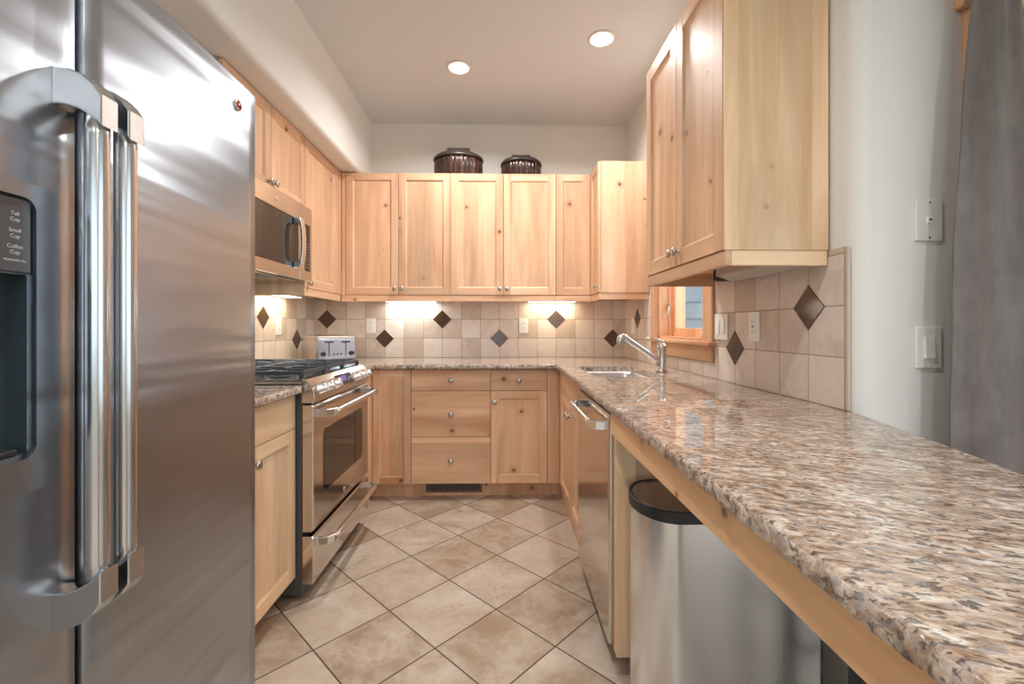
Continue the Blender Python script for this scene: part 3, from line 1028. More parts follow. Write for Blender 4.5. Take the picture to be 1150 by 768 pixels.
def fridge_door(y0, y1, name, label=None):
    m = MB()
    n = 14
    prof = []
    for k in range(n + 1):
        t = k / n
        prof.append((DX - .0035 * (2 * t - 1) ** 2, y0 + .004 + (y1 - y0 - .008) * t))
    pts = [(-.720, y0), (DX - .014, y0), (DX - .007, y0 + .0015)] + prof + [(DX - .007, y1 - .0015), (DX - .014, y1), (-.720, y1)]
    m.prism(pts, 'z', .05, 1.79, bev=.006, seg=2, smooth=True)
    o = m.build(name, STEEL_F, fr, label)
    o.data.set_sharp_from_angle(angle=R(50))
    return o


fd = fridge_door(.732, 1.2365, 'refrigerator_door')
fz = fridge_door(.318, .7225, 'freezer_door', 'freezer door with water and ice dispenser')


# handle: an upright bar (part) held by a bracket at each end (sub-parts)
def handle_part(yc):
    m = MB()
    m.tube([(-.620, yc, .765), (-.620, yc, .80), (-.620, yc, 1.12), (-.620, yc, 1.45), (-.620, yc, 1.485)], .0155, 32)
    a = m.build('handle', STEEL_H, fr)
    for s in (1, -1):
        m = MB()
        zz = lambda z: 1.126 + s * (z - 1.126)
        pts = [(DX - .004, zz(1.550)), (-.650, zz(1.547)), (-.628, zz(1.538)), (-.612, zz(1.524)), (-.601, zz(1.508)), (-.601, zz(1.462)), (-.615, zz(1.474)), (-.635, zz(1.486)), (-.655, zz(1.492)), (DX - .004, zz(1.493))]
        m.prism(pts[::s], 'y', yc - .016, yc + .016, bev=.0025, seg=2)
        m.build('handle_bracket', STEEL_H, a)


handle_part(.698)
handle_part(.749)
# badge: red enamel medallion in a silver ring
m = MB()
m.lathe([(.014, 0), (.0145, .002), (.013, .0035), (.0115, .0035), (.0115, .002), (.001, .0022)], (DX - .0015, 1.150, 1.722), 'x', 28)
bd = m.build('badge', CHROME, fr)
m = MB(); m.lathe([(.0112, .0022), (.0112, .003), (.001, .0032)], (DX - .0012, 1.150, 1.722), 'x', 24)
bdr = m.build('badge_enamel', REDM, bd, 'red enamel badge centre')

# dispenser
m = MB()
ring = lambda y0, z0, y1, z1, r: rounded(y0, z0, y1, z1, r, 6)
yo0, yo1, zo0, zo1 = .335, .683, .925, 1.362
outer = ring(yo0, zo0, yo1, zo1, .025)
inner = ring(.375, .975, .648, 1.338, .018)
XA = DX + .004
def loop(pts, x):
    return [m.bm.verts.new((x, p[0], p[1])) for p in pts]
XA = DX + .010
La, Lb, Lc, Ld = loop(outer, DX - .006), loop(ring(yo0 + .003, zo0 + .003, yo1 - .003, zo1 - .003, .022), XA), loop(inner, XA), loop(inner, DX - .0020)
for A_, B_ in ((La, Lb), (Lb, Lc), (Lc, Ld)):
    for i in range(len(A_)):
        m.bm.faces.new((A_[i], A_[(i + 1) % len(A_)], B_[(i + 1) % len(A_)], B_[i]))
bmesh.ops.recalc_face_normals(m.bm, faces=m.bm.faces)
dsp = m.build('dispenser', STEEL_F, fr)
m = MB(); m.box((DX - .02, .376, 1.232), (DX + .0055, .647, 1.337), .003); m.build('control_panel', GREYG, dsp)
# the dispenser niche is cut into the freezer door and lined
m = MB(); m.box((-.700, .380, .980), (-.60, .643, 1.2315)); cut = m.build('cutter', RECESS)
md = fz.modifiers.new('niche', 'BOOLEAN'); md.object = cut; md.operation = 'DIFFERENCE'; md.solver = 'EXACT'
bpy.context.view_layer.update()
dgr = bpy.context.evaluated_depsgraph_get()
nm = bpy.data.meshes.new_from_object(fz.evaluated_get(dgr))
fz.modifiers.clear()
fz.data = nm
cm = cut.data
bpy.data.objects.remove(cut); bpy.data.meshes.remove(cm)
m = MB()
xa, xb = DX + .002, -.6985
P8 = lambda x: [(x, .3805, .9805), (x, .6425, .9805), (x, .6425, 1.231), (x, .3805, 1.231)]
va = [m.bm.verts.new(p) for p in P8(xa)]; vb = [m.bm.verts.new(p) for p in P8(xb)]
for i in range(4):
    m.bm.faces.new((va[i], va[(i + 1) % 4], vb[(i + 1) % 4], vb[i]))
m.bm.faces.new(vb)
bmesh.ops.recalc_face_normals(m.bm, faces=m.bm.faces)
m.build('recess', RECESS, dsp)
m = MB(); m.box((-.697, .470, 1.03), (-.684, .55, 1.16), .004, 2); m.build('paddle', BLACKP, dsp)
m = MB()
m.box((-.696, .40, .981), (DX + .004, .630, .990), .002); m.build('drip_tray', BLACKP, dsp)
lab = None
bmt = bmesh.new()
for txt, yy, zz, sz in (('Tall', .624, 1.311, .0075), ('Cup', .624, 1.303, .0075), ('Small', .624, 1.288, .0075), ('Cup', .624, 1.280, .0075), ('Coffee', .624, 1.266, .0075), ('Cup', .624, 1.258, .0075), ('MEASURED FILL', .624, 1.248, .0042)):
    cu = bpy.data.curves.new('print', 'FONT'); cu.body = txt; cu.size = sz; cu.extrude = .0002; cu.align_x = 'CENTER'
    to = bpy.data.objects.new('print', cu); COL.objects.link(to)
    bpy.context.view_layer.update()
    me = bpy.data.meshes.new_from_object(to)
    me.transform(Matrix.Translation((DX + .0056, yy - .0, zz)) @ Matrix.Rotation(R(90), 4, 'Z') @ Matrix.Rotation(R(90), 4, 'X'))
    bmt.from_mesh(me)
    bpy.data.objects.remove(to); bpy.data.meshes.remove(me); bpy.data.curves.remove(cu)
bmesh.ops.translate(bmt, verts=bmt.verts, vec=-origin_of(fr))
me = bpy.data.meshes.new('panel_text'); bmt.to_mesh(me); bmt.free(); me.materials.append(INK)
o = bpy.data.objects.new('panel_text', me); COL.objects.link(o); o.parent = dsp

# ================================================================ MICROWAVE
mw = thing('microwave', (-1.31, 2.28, 1.425), 'over-range stainless microwave with dark window and curved upright handle', 'microwave')
MX = -1.120
m = MB(); m.box((-1.504, 1.903, 1.432), (MX - .035, 2.658, 1.848), .003); m.build('body', GREYP, mw)
m = MB()
m.box((MX - .034, 1.903, 1.750), (MX, 2.505, 1.848), .004, 2); m.box((MX - .034, 1.903, 1.425), (MX, 2.505, 1.484), .004, 2)
m.box((MX - .034, 2.485, 1.484), (MX, 2.505, 1.750), .002); m.box((MX - .034, 1.903, 1.484), (MX, 1.935, 1.750), .002)
door = m.build('door', STEEL_R, mw)
m = MB(); m.box((MX - .03, 1.935, 1.4845), (MX - .003, 2.4845, 1.7495), .002); m.build('window', GLASSB, door)
m = MB(); m.box((MX - .034, 2.507, 1.425), (MX, 2.658, 1.848), .004, 2); cp = m.build('control_panel', STEEL_R, mw)
m = MB(); m.box((MX - .01, 2.56, 1.478), (MX + .0012, 2.632, 1.748), .002); kp = m.build('keypad', GLASSB, cp)
m = MB()
for r_ in range(9):
    for c_ in range(3):
        m.box((MX + .001, 2.572 + c_ * .018, 1.50 + r_ * .017), (MX + .0015, 2.578 + c_ * .018, 1.503 + r_ * .017))
m.build('key_print', INK, kp)
m = MB()
pts = []
for k in range(13):
    t = k / 12
    pts.append((MX + .030 + .020 * math.sin(PI * t) ** .45, 1.485 + .26 * t))
back = [(p[0] - .012, p[1]) for p in pts[::-1]]
m.prism([(MX - .001, 1.480), (MX + .034, 1.480)] + pts[1:-1] + [(MX + .034, 1.750), (MX - .001, 1.750), (MX - .001, 1.718), (MX + .022, 1.718)] + [(p[0], p[1]) for p in back[2:-2]] + [(MX + .022, 1.512), (MX - .001, 1.512)], 'y', 2.425, 2.468, bev=.003, seg=2)
m.build('handle', STEEL_B, door)
m = MB(); m.lathe([(.013, 0), (.013, .0015), (.010, .002), (.001, .002)], (MX, 2.25, 1.80), 'x', 24); m.build('badge', CHROME, door)
m = MB(); m.box((-1.45, 1.95, 1.424), (MX - .06, 2.62, 1.4315), .002); m.build('bottom_panel', STEEL_R, mw)
m = MB()
for k in range(10):
    m.box((MX - .17 + k * .009, 2.05, 1.4215), (MX - .165 + k * .009, 2.42, 1.4238))
m.build('vent_grille', BLACKP, mw)
LEDB = new_mat('cooktop_lamp', (.9, .95, 1), .4, 0, .5, (.75, .9, 1.0), 9.0)[0]
m = MB(); m.box((MX - .25, 2.02, 1.4205), (MX - .19, 2.16, 1.4238), .001); m.build('lamp_lens', LEDB, mw)
area('microwave_cooktop_lamp', (MX - .22, 2.09, 1.415), (0, 0, 0), .05, .12, 1.6, (.9, .96, 1))

# ================================================================ GAS RANGE
rg = thing('gas_range', (-1.15, 2.27, 0), 'stainless steel slide-in gas range with black cast iron grates', 'range')
RY0, RY1 = 1.892, 2.656
m = MB(); m.box((-1.49, RY0, .03), (-.842, RY1, .915), .002); m.box((-1.4, RY0 + .05, 0), (-.88, RY1 - .05, .03)); m.build('body', GREYP, rg)
m = MB()
m.prism([(-.841, .838), (-.792, .838), (-.786, .850), (-.790, .885), (-.803, .915), (-.825, .938), (-.841, .942)], 'y', RY0 - .0, RY1 + .0, bev=.002, seg=1, smooth=False)
cpn = m.build('control_panel', STEEL_R, rg)
m = MB()
# display glass on the sloping face
T = Matrix.Translation((-.7958, 2.275, .9005)) @ Matrix.Rotation(R(-23), 4, 'Y')
m.box((-.003, -.10, -.030), (.0015, .10, .026), .002, 1, T); dpl = m.build('display_glass', GLASSB, cpn)
m = MB(); m.box((.0012, -.07, -.012), (.0022, .02, .016), 0, 1, T); m.build('display', DISPLAY, dpl)
KN = [(.005, 0), (.027, .0), (.027, .004), (.0225, .007), (.0215, .032), (.019, .036), (.002, .037)]
for yk in (1.955, 2.040, 2.125, 2.425, 2.510, 2.595):
    m = MB()
    m.lathe(KN, (0, 0, 0), 'x', 24)
    m.box((.028, -.0045, -.0185), (.040, .0045, .0185), .002)
    bmesh.ops.transform(m.bm, matrix=Matrix.Translation((-.7925, yk, .890)) @ Matrix.Rotation(R(-18), 4, 'Y'), verts=m.bm.verts)
    m.build('knob', STEEL_B, cpn)
m = MB()
pts = [(-.841, .2955), (-.800, .2955), (-.792, .303), (-.792, .824), (-.800, .832), (-.841, .832)]
m.prism(pts, 'y', RY0 + .001, RY1 - .001, bev=.004, seg=2)
od = m.build('oven_door', STEEL_R, rg)
# window with clipped corners, bezel
m = MB()
def octo(y0, z0, y1, z1, c):
    return [(y0 + c, z0), (y1 - c, z0), (y1, z0 + c), (y1, z1 - c), (y1 - c, z1), (y0 + c, z1), (y0, z1 - c), (y0, z0 + c)]
m.prism(octo(1.995, .428, 2.545, .708, .022), 'x', -.796, -.7908, bev=.0012, seg=1); m.build('oven_window', OVENG, od)
m = MB(); m.lathe([(.0125, 0), (.0125, .0015), (.010, .002), (.0095, .001), (.001, .001)], (-.7925, 2.262, .345), 'x', 24); m.build('badge', STEEL_B, od)


def bar_handle(z, parent, x_face=-.792, xb=-.728):
    m = MB()
    m.tube([(xb, 1.955, z), (xb, 2.0, z), (xb, 2.27, z), (xb, 2.55, z), (xb, 2.592, z)], .0145, 20, .9)
    for a, b_ in ((1.925, 1.985), (2.562, 2.622)):
        s = 1 if a < 2 else -1
        yo = a if a < 2 else b_
        m.prism([(x_face - .001, yo), (x_face - .001, yo + s * .012), (x_face + .030, yo + s * .018), (xb - .006, yo + s * .055), (xb + .008, yo + s * .055), (xb + .012, yo + s * .045), (x_face + .045, yo + s * .004)], 'z', z - .0165, z + .0165, bev=.002, seg=1)
    return m.build('handle', STEEL_B, parent)


bar_handle(.790, od)
m = MB(); m.prism([(-.841, .075), (-.798, .075), (-.792, .082), (-.792, .270), (-.798, .278), (-.841, .278)], 'y', RY0 + .001, RY1 - .001, bev=.004, seg=2)
wd = m.build('warming_drawer', STEEL_R, rg)
bar_handle(.243, wd)
m = MB(); m.box((-1.46, RY0 - .0, .9155), (-.830, RY1 + .0, .934), .004, 2); m.build('cooktop', STEEL_R, rg)
m = MB(); m.box((-1.503, RY0, .9155), (-1.461, RY1, .948), .003); m.build('rear_trim', STEEL_R, rg)
burn = [(-1.30, 2.04), (-1.00, 2.04), (-1.15, 2.274), (-1.30, 2.51), (-1.00, 2.51)]
for bx_, by_ in burn:
    m = MB()
    m.lathe([(.045, 0), (.045, .006), (.030, .010), (.030, .016), (.036, .018), (.036, .024), (.002, .026)], (bx_, by_, .9345), 'z', 28)
    m.build('burner', IRON, rg)


def grate(y0, y1):
    m = MB()
    zt = .972
    w = .012
    x0, x1 = -1.445, -.850
    def bar(ax, ay, bx2, by2, z=zt, h=.016):
        m.box((min(ax, bx2) - (w / 2 if ax == bx2 else 0), min(ay, by2) - (w / 2 if ay == by2 else 0), z - h), (max(ax, bx2) + (w / 2 if ax == bx2 else 0), max(ay, by2) + (w / 2 if ay == by2 else 0), z), .003, 2)
    bar(x0, y0, x1, y0); bar(x0, y1, x1, y1); bar(x0, y0, x0, y1); bar(x1, y0, x1, y1)
    xm, ym = (x0 + x1) / 2, (y0 + y1) / 2
    bar(xm, y0, xm, y1)
    for xc in (-1.30, -1.00):
        for s in (1, -1):
            bar(xc, ym + s * .035, xc, y1 if s > 0 else y0)
            bar(xc + s * .035, ym, (x1 if s > 0 else xm) if xc > xm else (xm if s > 0 else x0), ym)
    for px_ in (x0, xm, x1):
        for py_ in (y0, y1):
            m.prism([(px_ - .007, .9345), (px_ + .007, .9345), (px_ + .010, zt - .012), (px_ - .010, zt - .012)], 'y', py_ - .007, py_ + .007, bev=.001, seg=1)
    return m.build('grate', IRON, rg)


grate(1.915, 2.150); grate(2.162, 2.386); grate(2.398, 2.634)

# ================================================================ DISHWASHER
dw = thing('dishwasher', (.68, 1.8, 0), 'stainless steel dishwasher with towel-bar handle under the granite counter', 'dishwasher')
m = MB(); m.box((.42, 1.4935, .084), (1.0, 2.1035, .8665), .002); m.box((.475, 1.4935, .0), (1.0, 2.1035, .0835)); m.build('tub', GREYP, dw)
m = MB(); m.box((.359, 1.496, .085), (.419, 2.1015, .8665), .009, 4); dd = m.build('door', STEEL_R, dw)
m = MB(); m.box((.45, 1.50, .0), (.47, 2.10, .082)); m.build('kick_plate', GREYP, dw)
m = MB()
m.tube([(.318, 1.60, .812), (.318, 1.66, .812), (.318, 1.80, .812), (.318, 1.94, .812), (.318, 2.0, .812)], .0125, 20, .9)
for yo, s in ((1.555, 1), (2.045, -1)):
    m.prism([(.3598, yo), (.3598, yo + s * .014), (.345, yo + s * .020), (.326, yo + s * .055), (.3065, yo + s * .055), (.3065, yo + s * .035), (.330, yo + s * .006)], 'z', .797, .827, bev=.002, seg=1)
m.build('handle', STEEL_B, dd)
m = MB(); m.lathe([(.011, 0), (.011, -.0015), (.009, -.002), (.001, -.001)], (.3592, 1.80, .30), 'x', 20); m.build('badge', STEEL_B, dd)

# ================================================================ TRASH CAN
tcn = thing('trash_can', (.62, 1.30, 0), 'tall brushed steel step trash can with black rim under the peninsula', 'trash can')


def dshape(x0, x1, y0, y1, n=20):
    r = (y1 - y0) / 2
    c = (y0 + y1) / 2
    ex = .100
    pts = [(x1 - .015, y0), (x1, y0 + .015), (x1, y1 - .015), (x1 - .015, y1)]
    for k in range(n + 1):
        t = R(90 + 180 * k / n)
        pts.append((x0 + ex + ex * math.cos(t) * 1.0, c + r * math.sin(t)))
    return pts[::-1]


X0, X1, Y0, Y1 = .378, .852, 1.158, 1.412
m = MB(); m.prism(dshape(X0, X1, Y0, Y1), 'z', .035, .641, smooth=True)
o = m.build('body', STEEL_C, tcn); o.data.set_sharp_from_angle(angle=R(40))
m = MB(); m.prism(dshape(X0 - .008, X1 + .006, Y0 - .006, Y1 + .006), 'z', .0, .034, smooth=True)
m.prism([(X0 - .03, 1.25), (X0 + .01, 1.24), (X0 + .01, 1.36), (X0 - .03, 1.345)], 'z', .012, .030, bev=.004)
o = m.build('base', BLACKP, tcn); o.data.set_sharp_from_angle(angle=R(40))
m = MB()
A_ = dshape(X0 - .005, X1 + .004, Y0 - .004, Y1 + .004); B_ = dshape(X0 + .006, X1 - .006, Y0 + .0055, Y1 - .0055)
ra = [m.bm.verts.new((*p, .642)) for p in A_]; rb = [m.bm.verts.new((*p, .672)) for p in A_]; rc_ = [m.bm.verts.new((*p, .6735)) for p in dshape(X0 - .001, X1 + .001, Y0 - .001, Y1 + .001)]; rd = [m.bm.verts.new((*p, .6655)) for p in B_]
for a, b_ in ((ra, rb), (rb, rc_), (rc_, rd)):
    for i in range(len(a)):
        f = m.bm.faces.new((a[i], a[(i + 1) % len(a)], b_[(i + 1) % len(a)], b_[i])); f.smooth = True
m.bm.faces.new(ra[::-1]); m.bm.faces.new(rd)
bmesh.ops.recalc_face_normals(m.bm, faces=m.bm.faces)
o = m.build('rim', BLACKP, tcn); o.data.set_sharp_from_angle(angle=R(40))
m = MB(); m.prism(dshape(X0 + .010, X1 - .03, Y0 + .0095, Y1 - .0095), 'z', .6660, .6690, bev=.001, seg=1)
m.build('lid', steel('lid_steel', (.42, .36, .33), .12, .02), tcn)
m = MB()
ia, ib = dshape(X0 + .0068, X1 - .0068, Y0 + .0062, Y1 - .0062), dshape(X0 + .0095, X1 - .0095, Y0 + .0088, Y1 - .0088)
va, vb = [m.bm.verts.new((*p, .6715)) for p in ia], [m.bm.verts.new((*p, .6695)) for p in ib]
for i in range(len(va)):
    f = m.bm.faces.new((va[i], va[(i + 1) % len(va)], vb[(i + 1) % len(va)], vb[i])); f.smooth = True
bmesh.ops.recalc_face_normals(m.bm, faces=m.bm.faces)
m.build('lid_ring', CHROME, tcn)
m = MB(); m.box((X1 + .0005, Y0 + .03, .036), (X1 + .02, Y1 - .03, .672), .004); m.build('hinge_cover', BLACKP, tcn)

# bar stool on the far side of the peninsula
st = thing('bar_stool', (.98, .88, 0), 'black bar stool standing beyond the trash can under the peninsula', 'stool')
m = MB(); m.prism(rounded(.80, .70, 1.14, 1.05, .05), 'z', .60, .635, bev=.008, seg=2); m.build('seat', BLACKP, st)
for lx, ly in ((.835, 1.02), (1.105, 1.02), (.835, .735), (1.105, .735)):
    m = MB(); m.box((lx - .018, ly - .018, 0), (lx + .018, ly + .018, .5995), .003, 2)
    m.build('leg', BLACKP, st)
for ly in (.735, 1.02):
    m = MB(); m.box((.8535, ly - .008, .20), (1.0865, ly + .008, .225), .003); m.build('stretcher', BLACKP, st)

# ================================================================ TOASTER
TW, TD, TH_ = .29, .255, .186
ang = R(46)
cn = Vector((-1.252, 3.045))
ts = thing('toaster', (cn.x, cn.y, .9145), 'wide stainless steel four-slice toaster set diagonally in the corner', 'toaster', rotz=ang)
m = MB(); m.box((.0, 0.006, .012), (TW, TD, TH_), .012, 3); m.build('body', STEEL_R, ts, local=True)
m = MB(); m.box((.012, -.002, .022), (TW - .012, .008, TH_ - .022), .003, 2); fp = m.build('front_plate', FACEP, ts, local=True)
m = MB()
m.box((.004, .01, .0005), (.03, .04, .0118)); m.box((TW - .03, .01, .0005), (TW - .004, .04, .0118)); m.box((.004, TD - .04, .0005), (.03, TD - .01, .0118)); m.box((TW - .03, TD - .04, .0005), (TW - .004, TD - .01, .0118))
m.box((.002, .008, .008), (TW - .002, TD - .004, .0119))
m.build('base', BLACKP, ts, local=True)
for sx in (.085, .205):
    m = MB(); m.box((sx - .003, -.003, .045), (sx + .003, -.0018, .148)); m.build('lever_slot', SLOTM, fp, local=True)
    m = MB(); m.box((sx - .022, -.026, .136), (sx + .022, -.003, .147), .003, 2); m.build('lever', BLACKP, fp, local=True)
for sx in (.043, .248):
    m = MB(); m.lathe([(.017, 0), (.017, -.003), (.013, -.006), (.0125, -.018), (.002, -.019)], (sx, -.002, .060), 'y', 20); m.build('dial', BLACKP, fp, local=True)
for sx in (.120, .145, .170):
    m = MB(); m.lathe([(.006, 0), (.006, -.003), (.001, -.0035)], (sx, -.002, .056), 'y', 14); m.build('button', SLOTM, fp, local=True)
m = MB()
for k, yk in enumerate((.05, .10, .155, .205)):
    m.box((.03 if k % 2 == 0 else .03, yk, TH_ - .0005), (TW - .03, yk + .022, TH_ + .0006))
m.build('bread_slots', SLOTM, ts, local=True)

# ================================================================ BASKETS
def basket(xc, rx, hb, hl, label):
    b_ = thing('lidded_basket', (xc, 3.452, ZU1 + .0005), label, 'basket')
    ry = .155
    nr = 30
    m = MB()
    prof = [(.93, 0), (.97, .02), (1.0, hb * .45), (1.0, hb * .8), (.97, hb)]
    m.lathe([(r, h) for r, h in prof], (0, 0, 0), 'z', nr * 8, sx=rx, sy=ry, rib=lambda t, h: 1 + .030 * abs(math.sin(t * nr / 2)) ** .6 - .02)
    m.build('body', BASK, b_, local=True)
    m = MB()
    m.lathe([(1.03, 0), (1.045, .008), (1.02, .020), (.93, .034), (.70, .034 + hl * .45), (.45, .034 + hl * .8), (.2, .034 + hl), (.01, .034 + hl)], (0, 0, hb - .004), 'z', 72, sx=rx, sy=ry)
    ld = m.build('lid', BLID, b_, local=True)
    m = MB()
    zt = hb + .030 + hl
    n_ = 11
    for k in range(n_):
        x = (k - (n_ - 1) / 2) * rx * .085
        m.tube([(x, -.014, zt - .010), (x, -.013, zt + .016), (x, .0, zt + .022), (x, .013, zt + .016), (x, .014, zt - .010)], .0058, 8)
    m.tube([(-rx * .46, 0, zt + .006), (0, 0, zt + .008), (rx * .46, 0, zt + .006)], .010, 10)
    m.build('handle', BLID, ld, local=True)


basket(-.335, .185, .145, .050, 'larger dark lidded bamboo basket standing on the upper cabinets')
basket(.148, .153, .110, .035, 'smaller dark lidded bamboo basket standing on the upper cabinets')

# ================================================================ PLATES ON WALLS
def plate(F, u, z, w, h, label, cat, kindp, mat=None, name='outlet_plate', gang=1):
    p = Vector(F(u, 0, z))
    t = thing(name, tuple(p), label, cat)
    m = MB(); fbox(m, F, u - w / 2, u + w / 2, .0, .006, z - h / 2, z + h / 2, .0022, 2)
    m.build('plate', mat or WHITEP, t)
    for gi in range(gang):
        uc = u + (gi - (gang - 1) / 2) * .046
        if kindp == 'duplex':
            for s in (1, -1):
                m = MB(); fbox(m, F, uc - .016, uc + .016, .006, .0085, z + s * .0195 - .0135, z + s * .0195 + .0135, .003, 2)
                rc2 = m.build('receptacle', WHITEP, t)
                m = MB()
                for du in (-.006, .006):
                    fbox(m, F, uc + du - .0012, uc + du + .0012, .0084, .0088, z + s * .0195 - .001, z + s * .0195 + .0075)
                fbox(m, F, uc - .002, uc + .002, .0084, .0088, z + s * .0195 - .009, z + s * .0195 - .005)
                m.build('slots', SLOTM, rc2)
        elif kindp == 'gfci':
            m = MB(); fbox(m, F, uc - .0165, uc + .0165, .006, .0085, z - .033, z + .033, .001)
            rc2 = m.build('receptacle', WHITEP, t)
            m = MB()
            for s in (1, -1):
                for du in (-.006, .006):
                    fbox(m, F, uc + du - .0012, uc + du + .0012, .0084, .0088, z + s * .020 - .004, z + s * .020 + .004)
            fbox(m, F, uc - .006, uc + .006, .0084, .0092, z - .005, z - .001); fbox(m, F, uc - .006, uc + .006, .0084, .0092, z + .001, z + .005)
            m.build('slots', SLOTM, rc2)
        elif kindp == 'rocker':
            m = MB(); fbox(m, F, uc - .0165, uc + .0165, .006, .0075, z - .033, z + .033, .0008)
            rc2 = m.build('switch_frame', WHITEP, t)
            m = MB()
            pa = [(.0075, z - .030), (.0125, z - .030), (.0085, z + .030), (.0075, z + .030)]
            vs0 = [m.bm.verts.new(F(uc - .0135, d_, z_)) for d_, z_ in pa]; vs1 = [m.bm.verts.new(F(uc + .0135, d_, z_)) for d_, z_ in pa]
            m.bm.faces.new(vs0); m.bm.faces.new(vs1[::-1])
            for i in range(4):
                m.bm.faces.new((vs0[i], vs1[i], vs1[(i + 1) % 4], vs0[(i + 1) % 4]))
            bmesh.ops.recalc_face_normals(m.bm, faces=m.bm.faces)
            m.build('rocker', WHITEP, rc2)
        elif kindp == 'phone':
            m = MB(); fbox(m, F, uc - .009, uc + .009, .006, .0095, z - .010, z + .009, .001); j = m.build('phone_jack', WHITEP, t)
            m = MB(); fbox(m, F, uc - .0035, uc + .0035, .0094, .0098, z - .003, z + .003); m.build('socket', SLOTM, j)
        if kindp in ('phone', 'rocker'):
            for s in (1, -1):
                m = MB()
                p0 = F(uc, .0058, z + s * h * .42)
                ax = 'y' if abs(F(0, 1, 0)[1] - F(0, 0, 0)[1]) > .5 else 'x'
                sg = -1 if F(0, 1, 0)[1 if ax == 'y' else 0] < F(0, 0, 0)[1 if ax == 'y' else 0] else 1
                m.lathe([(.0034, 0), (.0034, .0008 * sg), (.001, .0012 * sg)], p0, ax, 14)
                m.build('screw', NICKEL if kindp == 'phone' else WHITEP, t)
    return t


Pb, Pl, Pr, Pd = FB(3.6198), FL(-1.5048), FR(1.0053), FB(1.2498)
plate(Pb, -1.056, 1.170, .074, .118, 'white double socket outlet plate on the end wall near the toaster', 'outlet', 'duplex')
plate(Pb, .176, 1.170, .074, .118, 'white double socket outlet plate mid-wall below the lamp-lit tiles', 'outlet', 'duplex')
plate(Pl, 3.035, 1.165, .074, .118, 'white outlet plate on the tiled wall behind the range', 'outlet', 'duplex')
plate(Pr, 3.395, 1.165, .074, .118, 'white switch plate in the corner between window casing and end wall', 'switch', 'rocker', name='switch_plate')
plate(Pr, 2.018, 1.160, .118, .118, 'white double-wide plate with two switches just beside the window casing', 'switch', 'rocker', name='switch_plate', gang=2)
plate(Pr, 1.752, 1.160, .074, .118, 'white safety outlet plate between the low diamond and the high diamond', 'outlet', 'gfci')
plate(Pd, 1.217, 1.100, .074, .118, 'white rocker light switch plate on the plaster wall beside the curtain', 'switch', 'rocker', name='switch_plate')
plate(Pd, 1.218, 1.464, .078, .120, 'cream phone jack plate on the plaster wall above the light switch', 'phone jack', 'phone', mat=CREAMP, name='phone_jack_plate')

# ================================================================ TOE-KICK VENT
vt = thing('floor_vent', (-.33, 3.07, .02), 'brown metal heating vent in the toe kick below the drawers', 'vent')
m = MB()
m.box((-.525, 3.076, .022), (-.135, 3.0805, .034), .001); m.box((-.525, 3.076, .094), (-.135, 3.0805, .106), .001)
m.box((-.525, 3.076, .034), (-.512, 3.0805, .094), .001); m.box((-.148, 3.076, .034), (-.135, 3.0805, .094), .001)
m.build('frame', BRONZE, vt)
m = MB(); m.box((-.512, 3.0795, .034), (-.148, 3.0805, .094)); m.build('backing', SLOTM, vt)
m = MB()
for k in range(30):
    x = -.506 + k * .0122
    m.box((x, 3.0735, .034), (x + .0040, 3.0795, .094))
m.build('slats', BRONZE, vt)

# ================================================================ CURTAIN AND ROD
cu_ = thing('curtain', (1.36, 1.16, .03), 'heavy grey fabric curtain hanging over the patio door', 'curtain')
bm = bmesh.new()
nu, nv = 90, 60
grid = []
for j in range(nv + 1):
    v = j / nv
    z = .03 + v * 2.22
    # edge pinches in towards the top
    k = min(1, max(0, (z - .75) / 1.35))
    xl = 1.178 + .078 * k ** 1.3 + .008 * math.sin(z * 3)
    xr = 1.56 - .175 * k ** 1.2
    row = []
    for i in range(nu + 1):
        u = i / nu
        x = xl + (xr - xl) * u
        y = 1.150 + .007 * math.sin(u * 15 + .4 * math.sin(z * 2)) * (0.2 + u) + .008 * math.sin(u * 6.5 + z * .6) + .004 * mnoise.noise(Vector((u * 7, z * 4, 0)))
        row.append(bm.verts.new((x, y, z)))
    grid.append(row)
for j in range(nv):
    for i in range(nu):
        f = bm.faces.new((grid[j][i], grid[j][i + 1], grid[j + 1][i + 1], grid[j + 1][i])); f.smooth = True
bmesh.ops.translate(bm, verts=bm.verts, vec=-Vector(cu_.location))
me = bpy.data.meshes.new('drape'); bm.to_mesh(me); bm.free(); me.materials.append(CURT)
o = bpy.data.objects.new('drape', me); COL.objects.link(o); o.parent = cu_
sd = o.modifiers.new('thickness', 'SOLIDIFY'); sd.thickness = .003
rd_ = thing('curtain_rod', (2.0, 1.15, 2.27), 'dark metal curtain rod above the patio door', 'curtain rod')
m = MB(); m.tube([(1.20, 1.15, 2.265), (2.0, 1.15, 2.265), (2.9, 1.15, 2.265)], .011, 16); m.build('rod', BRONZE, rd_)
m = MB(); m.box((1.22, 1.14, 2.25), (1.235, 1.2495, 2.28)); m.box((2.84, 1.14, 2.25), (2.855, 1.2495, 2.28)); m.build('bracket', BRONZE, rd_)

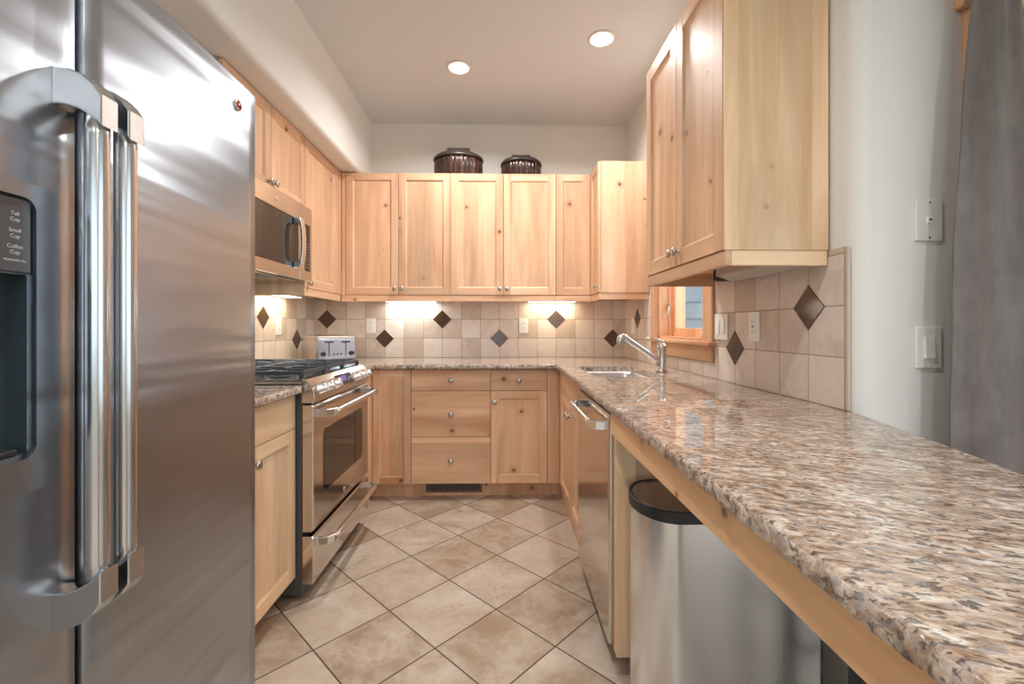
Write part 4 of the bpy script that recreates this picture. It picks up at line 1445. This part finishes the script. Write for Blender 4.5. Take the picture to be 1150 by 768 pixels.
# ================================================================ CEILING LIGHTS, IN VIEW AND ADDED
LAMP = new_mat('ceiling_lamp_glow', (1, 1, 1), .5, 0, .5, (1.0, .92, .80), 9.0)[0]
TRIMP = new_mat('lamp_trim_paint', (.72, .70, .67), .5)[0]
spots = [(-.273, 2.83, 'recessed ceiling lamp above the middle of the kitchen floor', 10), (.568, 2.53, 'recessed ceiling lamp nearer the tall upper cabinet and sink', 10),
         (-.25, .6, 'added unseen ceiling fill lamp above the camera position', 10), (.95, -1.0, 'added unseen ceiling fill lamp over the dining area by the patio door', 12),
         (-.2, -1.6, 'added unseen ceiling fill lamp over the living area behind the kitchen', 12), (2.2, -2.4, 'added unseen ceiling fill lamp in the far dining corner', 12)]  # the last four lamps are out of view, added for even fill
for x, y, lb, pw in spots:
    t = thing('ceiling_light', (x, y, ZC - .012), lb, 'ceiling light')
    m = MB()
    m.lathe([(.078, 0), (.078, -.003), (.070, -.007), (.060, -.005), (.058, 0)], (x, y, ZC - .0005), 'z', 40)
    m.build('trim_ring', TRIMP, t)
    m = MB(); m.lathe([(.056, 0), (.054, -.004), (.035, -.008), (.002, -.009)], (x, y, ZC - .0062), 'z', 36); m.build('lens', LAMP, t)
    o = area('ceiling_lamp_light', (x, y, ZC - .03), (0, 0, 0), .12, .12, pw, WARM, 'DISK', spread=R(155))

# ================================================================ UNDER-CABINET LIGHTS
UCH = new_mat('fixture_housing', (.45, .44, .41), .35, .4)[0]
UCL = new_mat('fixture_lens_glow', (1, 1, 1), .4, 0, .5, (1.0, .86, .62), 5.0)[0]
UCL2 = new_mat('fixture_lens_cool_glow', (1, 1, 1), .4, 0, .5, (.95, 1.0, .98), 5.0)[0]
UCO = new_mat('fixture_lens_off', (.50, .49, .44), .25)[0]


def uc(a, b_, lens, label, power, col, rotz=0):
    x0, y0 = a; x1, y1 = b_
    t = thing('under_cabinet_light', ((x0 + x1) / 2, (y0 + y1) / 2, 1.36), label, 'light fixture')
    m = MB(); m.box((x0, y0, 1.364), (x1, y1, 1.3945), .006, 2); m.build('housing', UCH, t)
    m = MB(); m.box((x0 + .012, y0 + .012, 1.3605), (x1 - .012, y1 - .012, 1.3640), .001); m.build('lens', lens, t)
    if power:
        area('under_cabinet_light_glow', ((x0 + x1) / 2, (y0 + y1) / 2, 1.357), (0, 0, 0), abs(x1 - x0) * .8, abs(y1 - y0) * .6, power, col)


uc((-.93, 3.50), (-.52, 3.60), UCL2, 'slim lit under-cabinet light shining cool white on tiles', .9, (.95, 1, .95))
uc((.20, 3.50), (.60, 3.60), UCL, 'slim lit under-cabinet light shining warm yellow on tiles', .9, (1, .80, .52))
uc((-1.49, 2.74), (-1.38, 3.14), UCL, 'slim lit under-cabinet light in the range corner beside the microwave', .9, (1, .80, .52))
t = thing('under_cabinet_light', (.93, 1.67, 1.36), 'unlit grey under-cabinet light with dark ends below the tall upper cabinet', 'light fixture')
m = MB(); m.prism([(.900, 1.4065), (.995, 1.4065), (.995, 1.352), (.965, 1.350), (.900, 1.372)], 'y', 1.42, 1.86, bev=.003, seg=2); m.build('housing', UCO, t)
m = MB(); m.box((.902, 1.410, 1.362), (.985, 1.4195, 1.4065)); m.box((.898, 1.8605, 1.352), (.990, 1.885, 1.4065), .008, 2); m.build('end_cap', BLACKP, t)
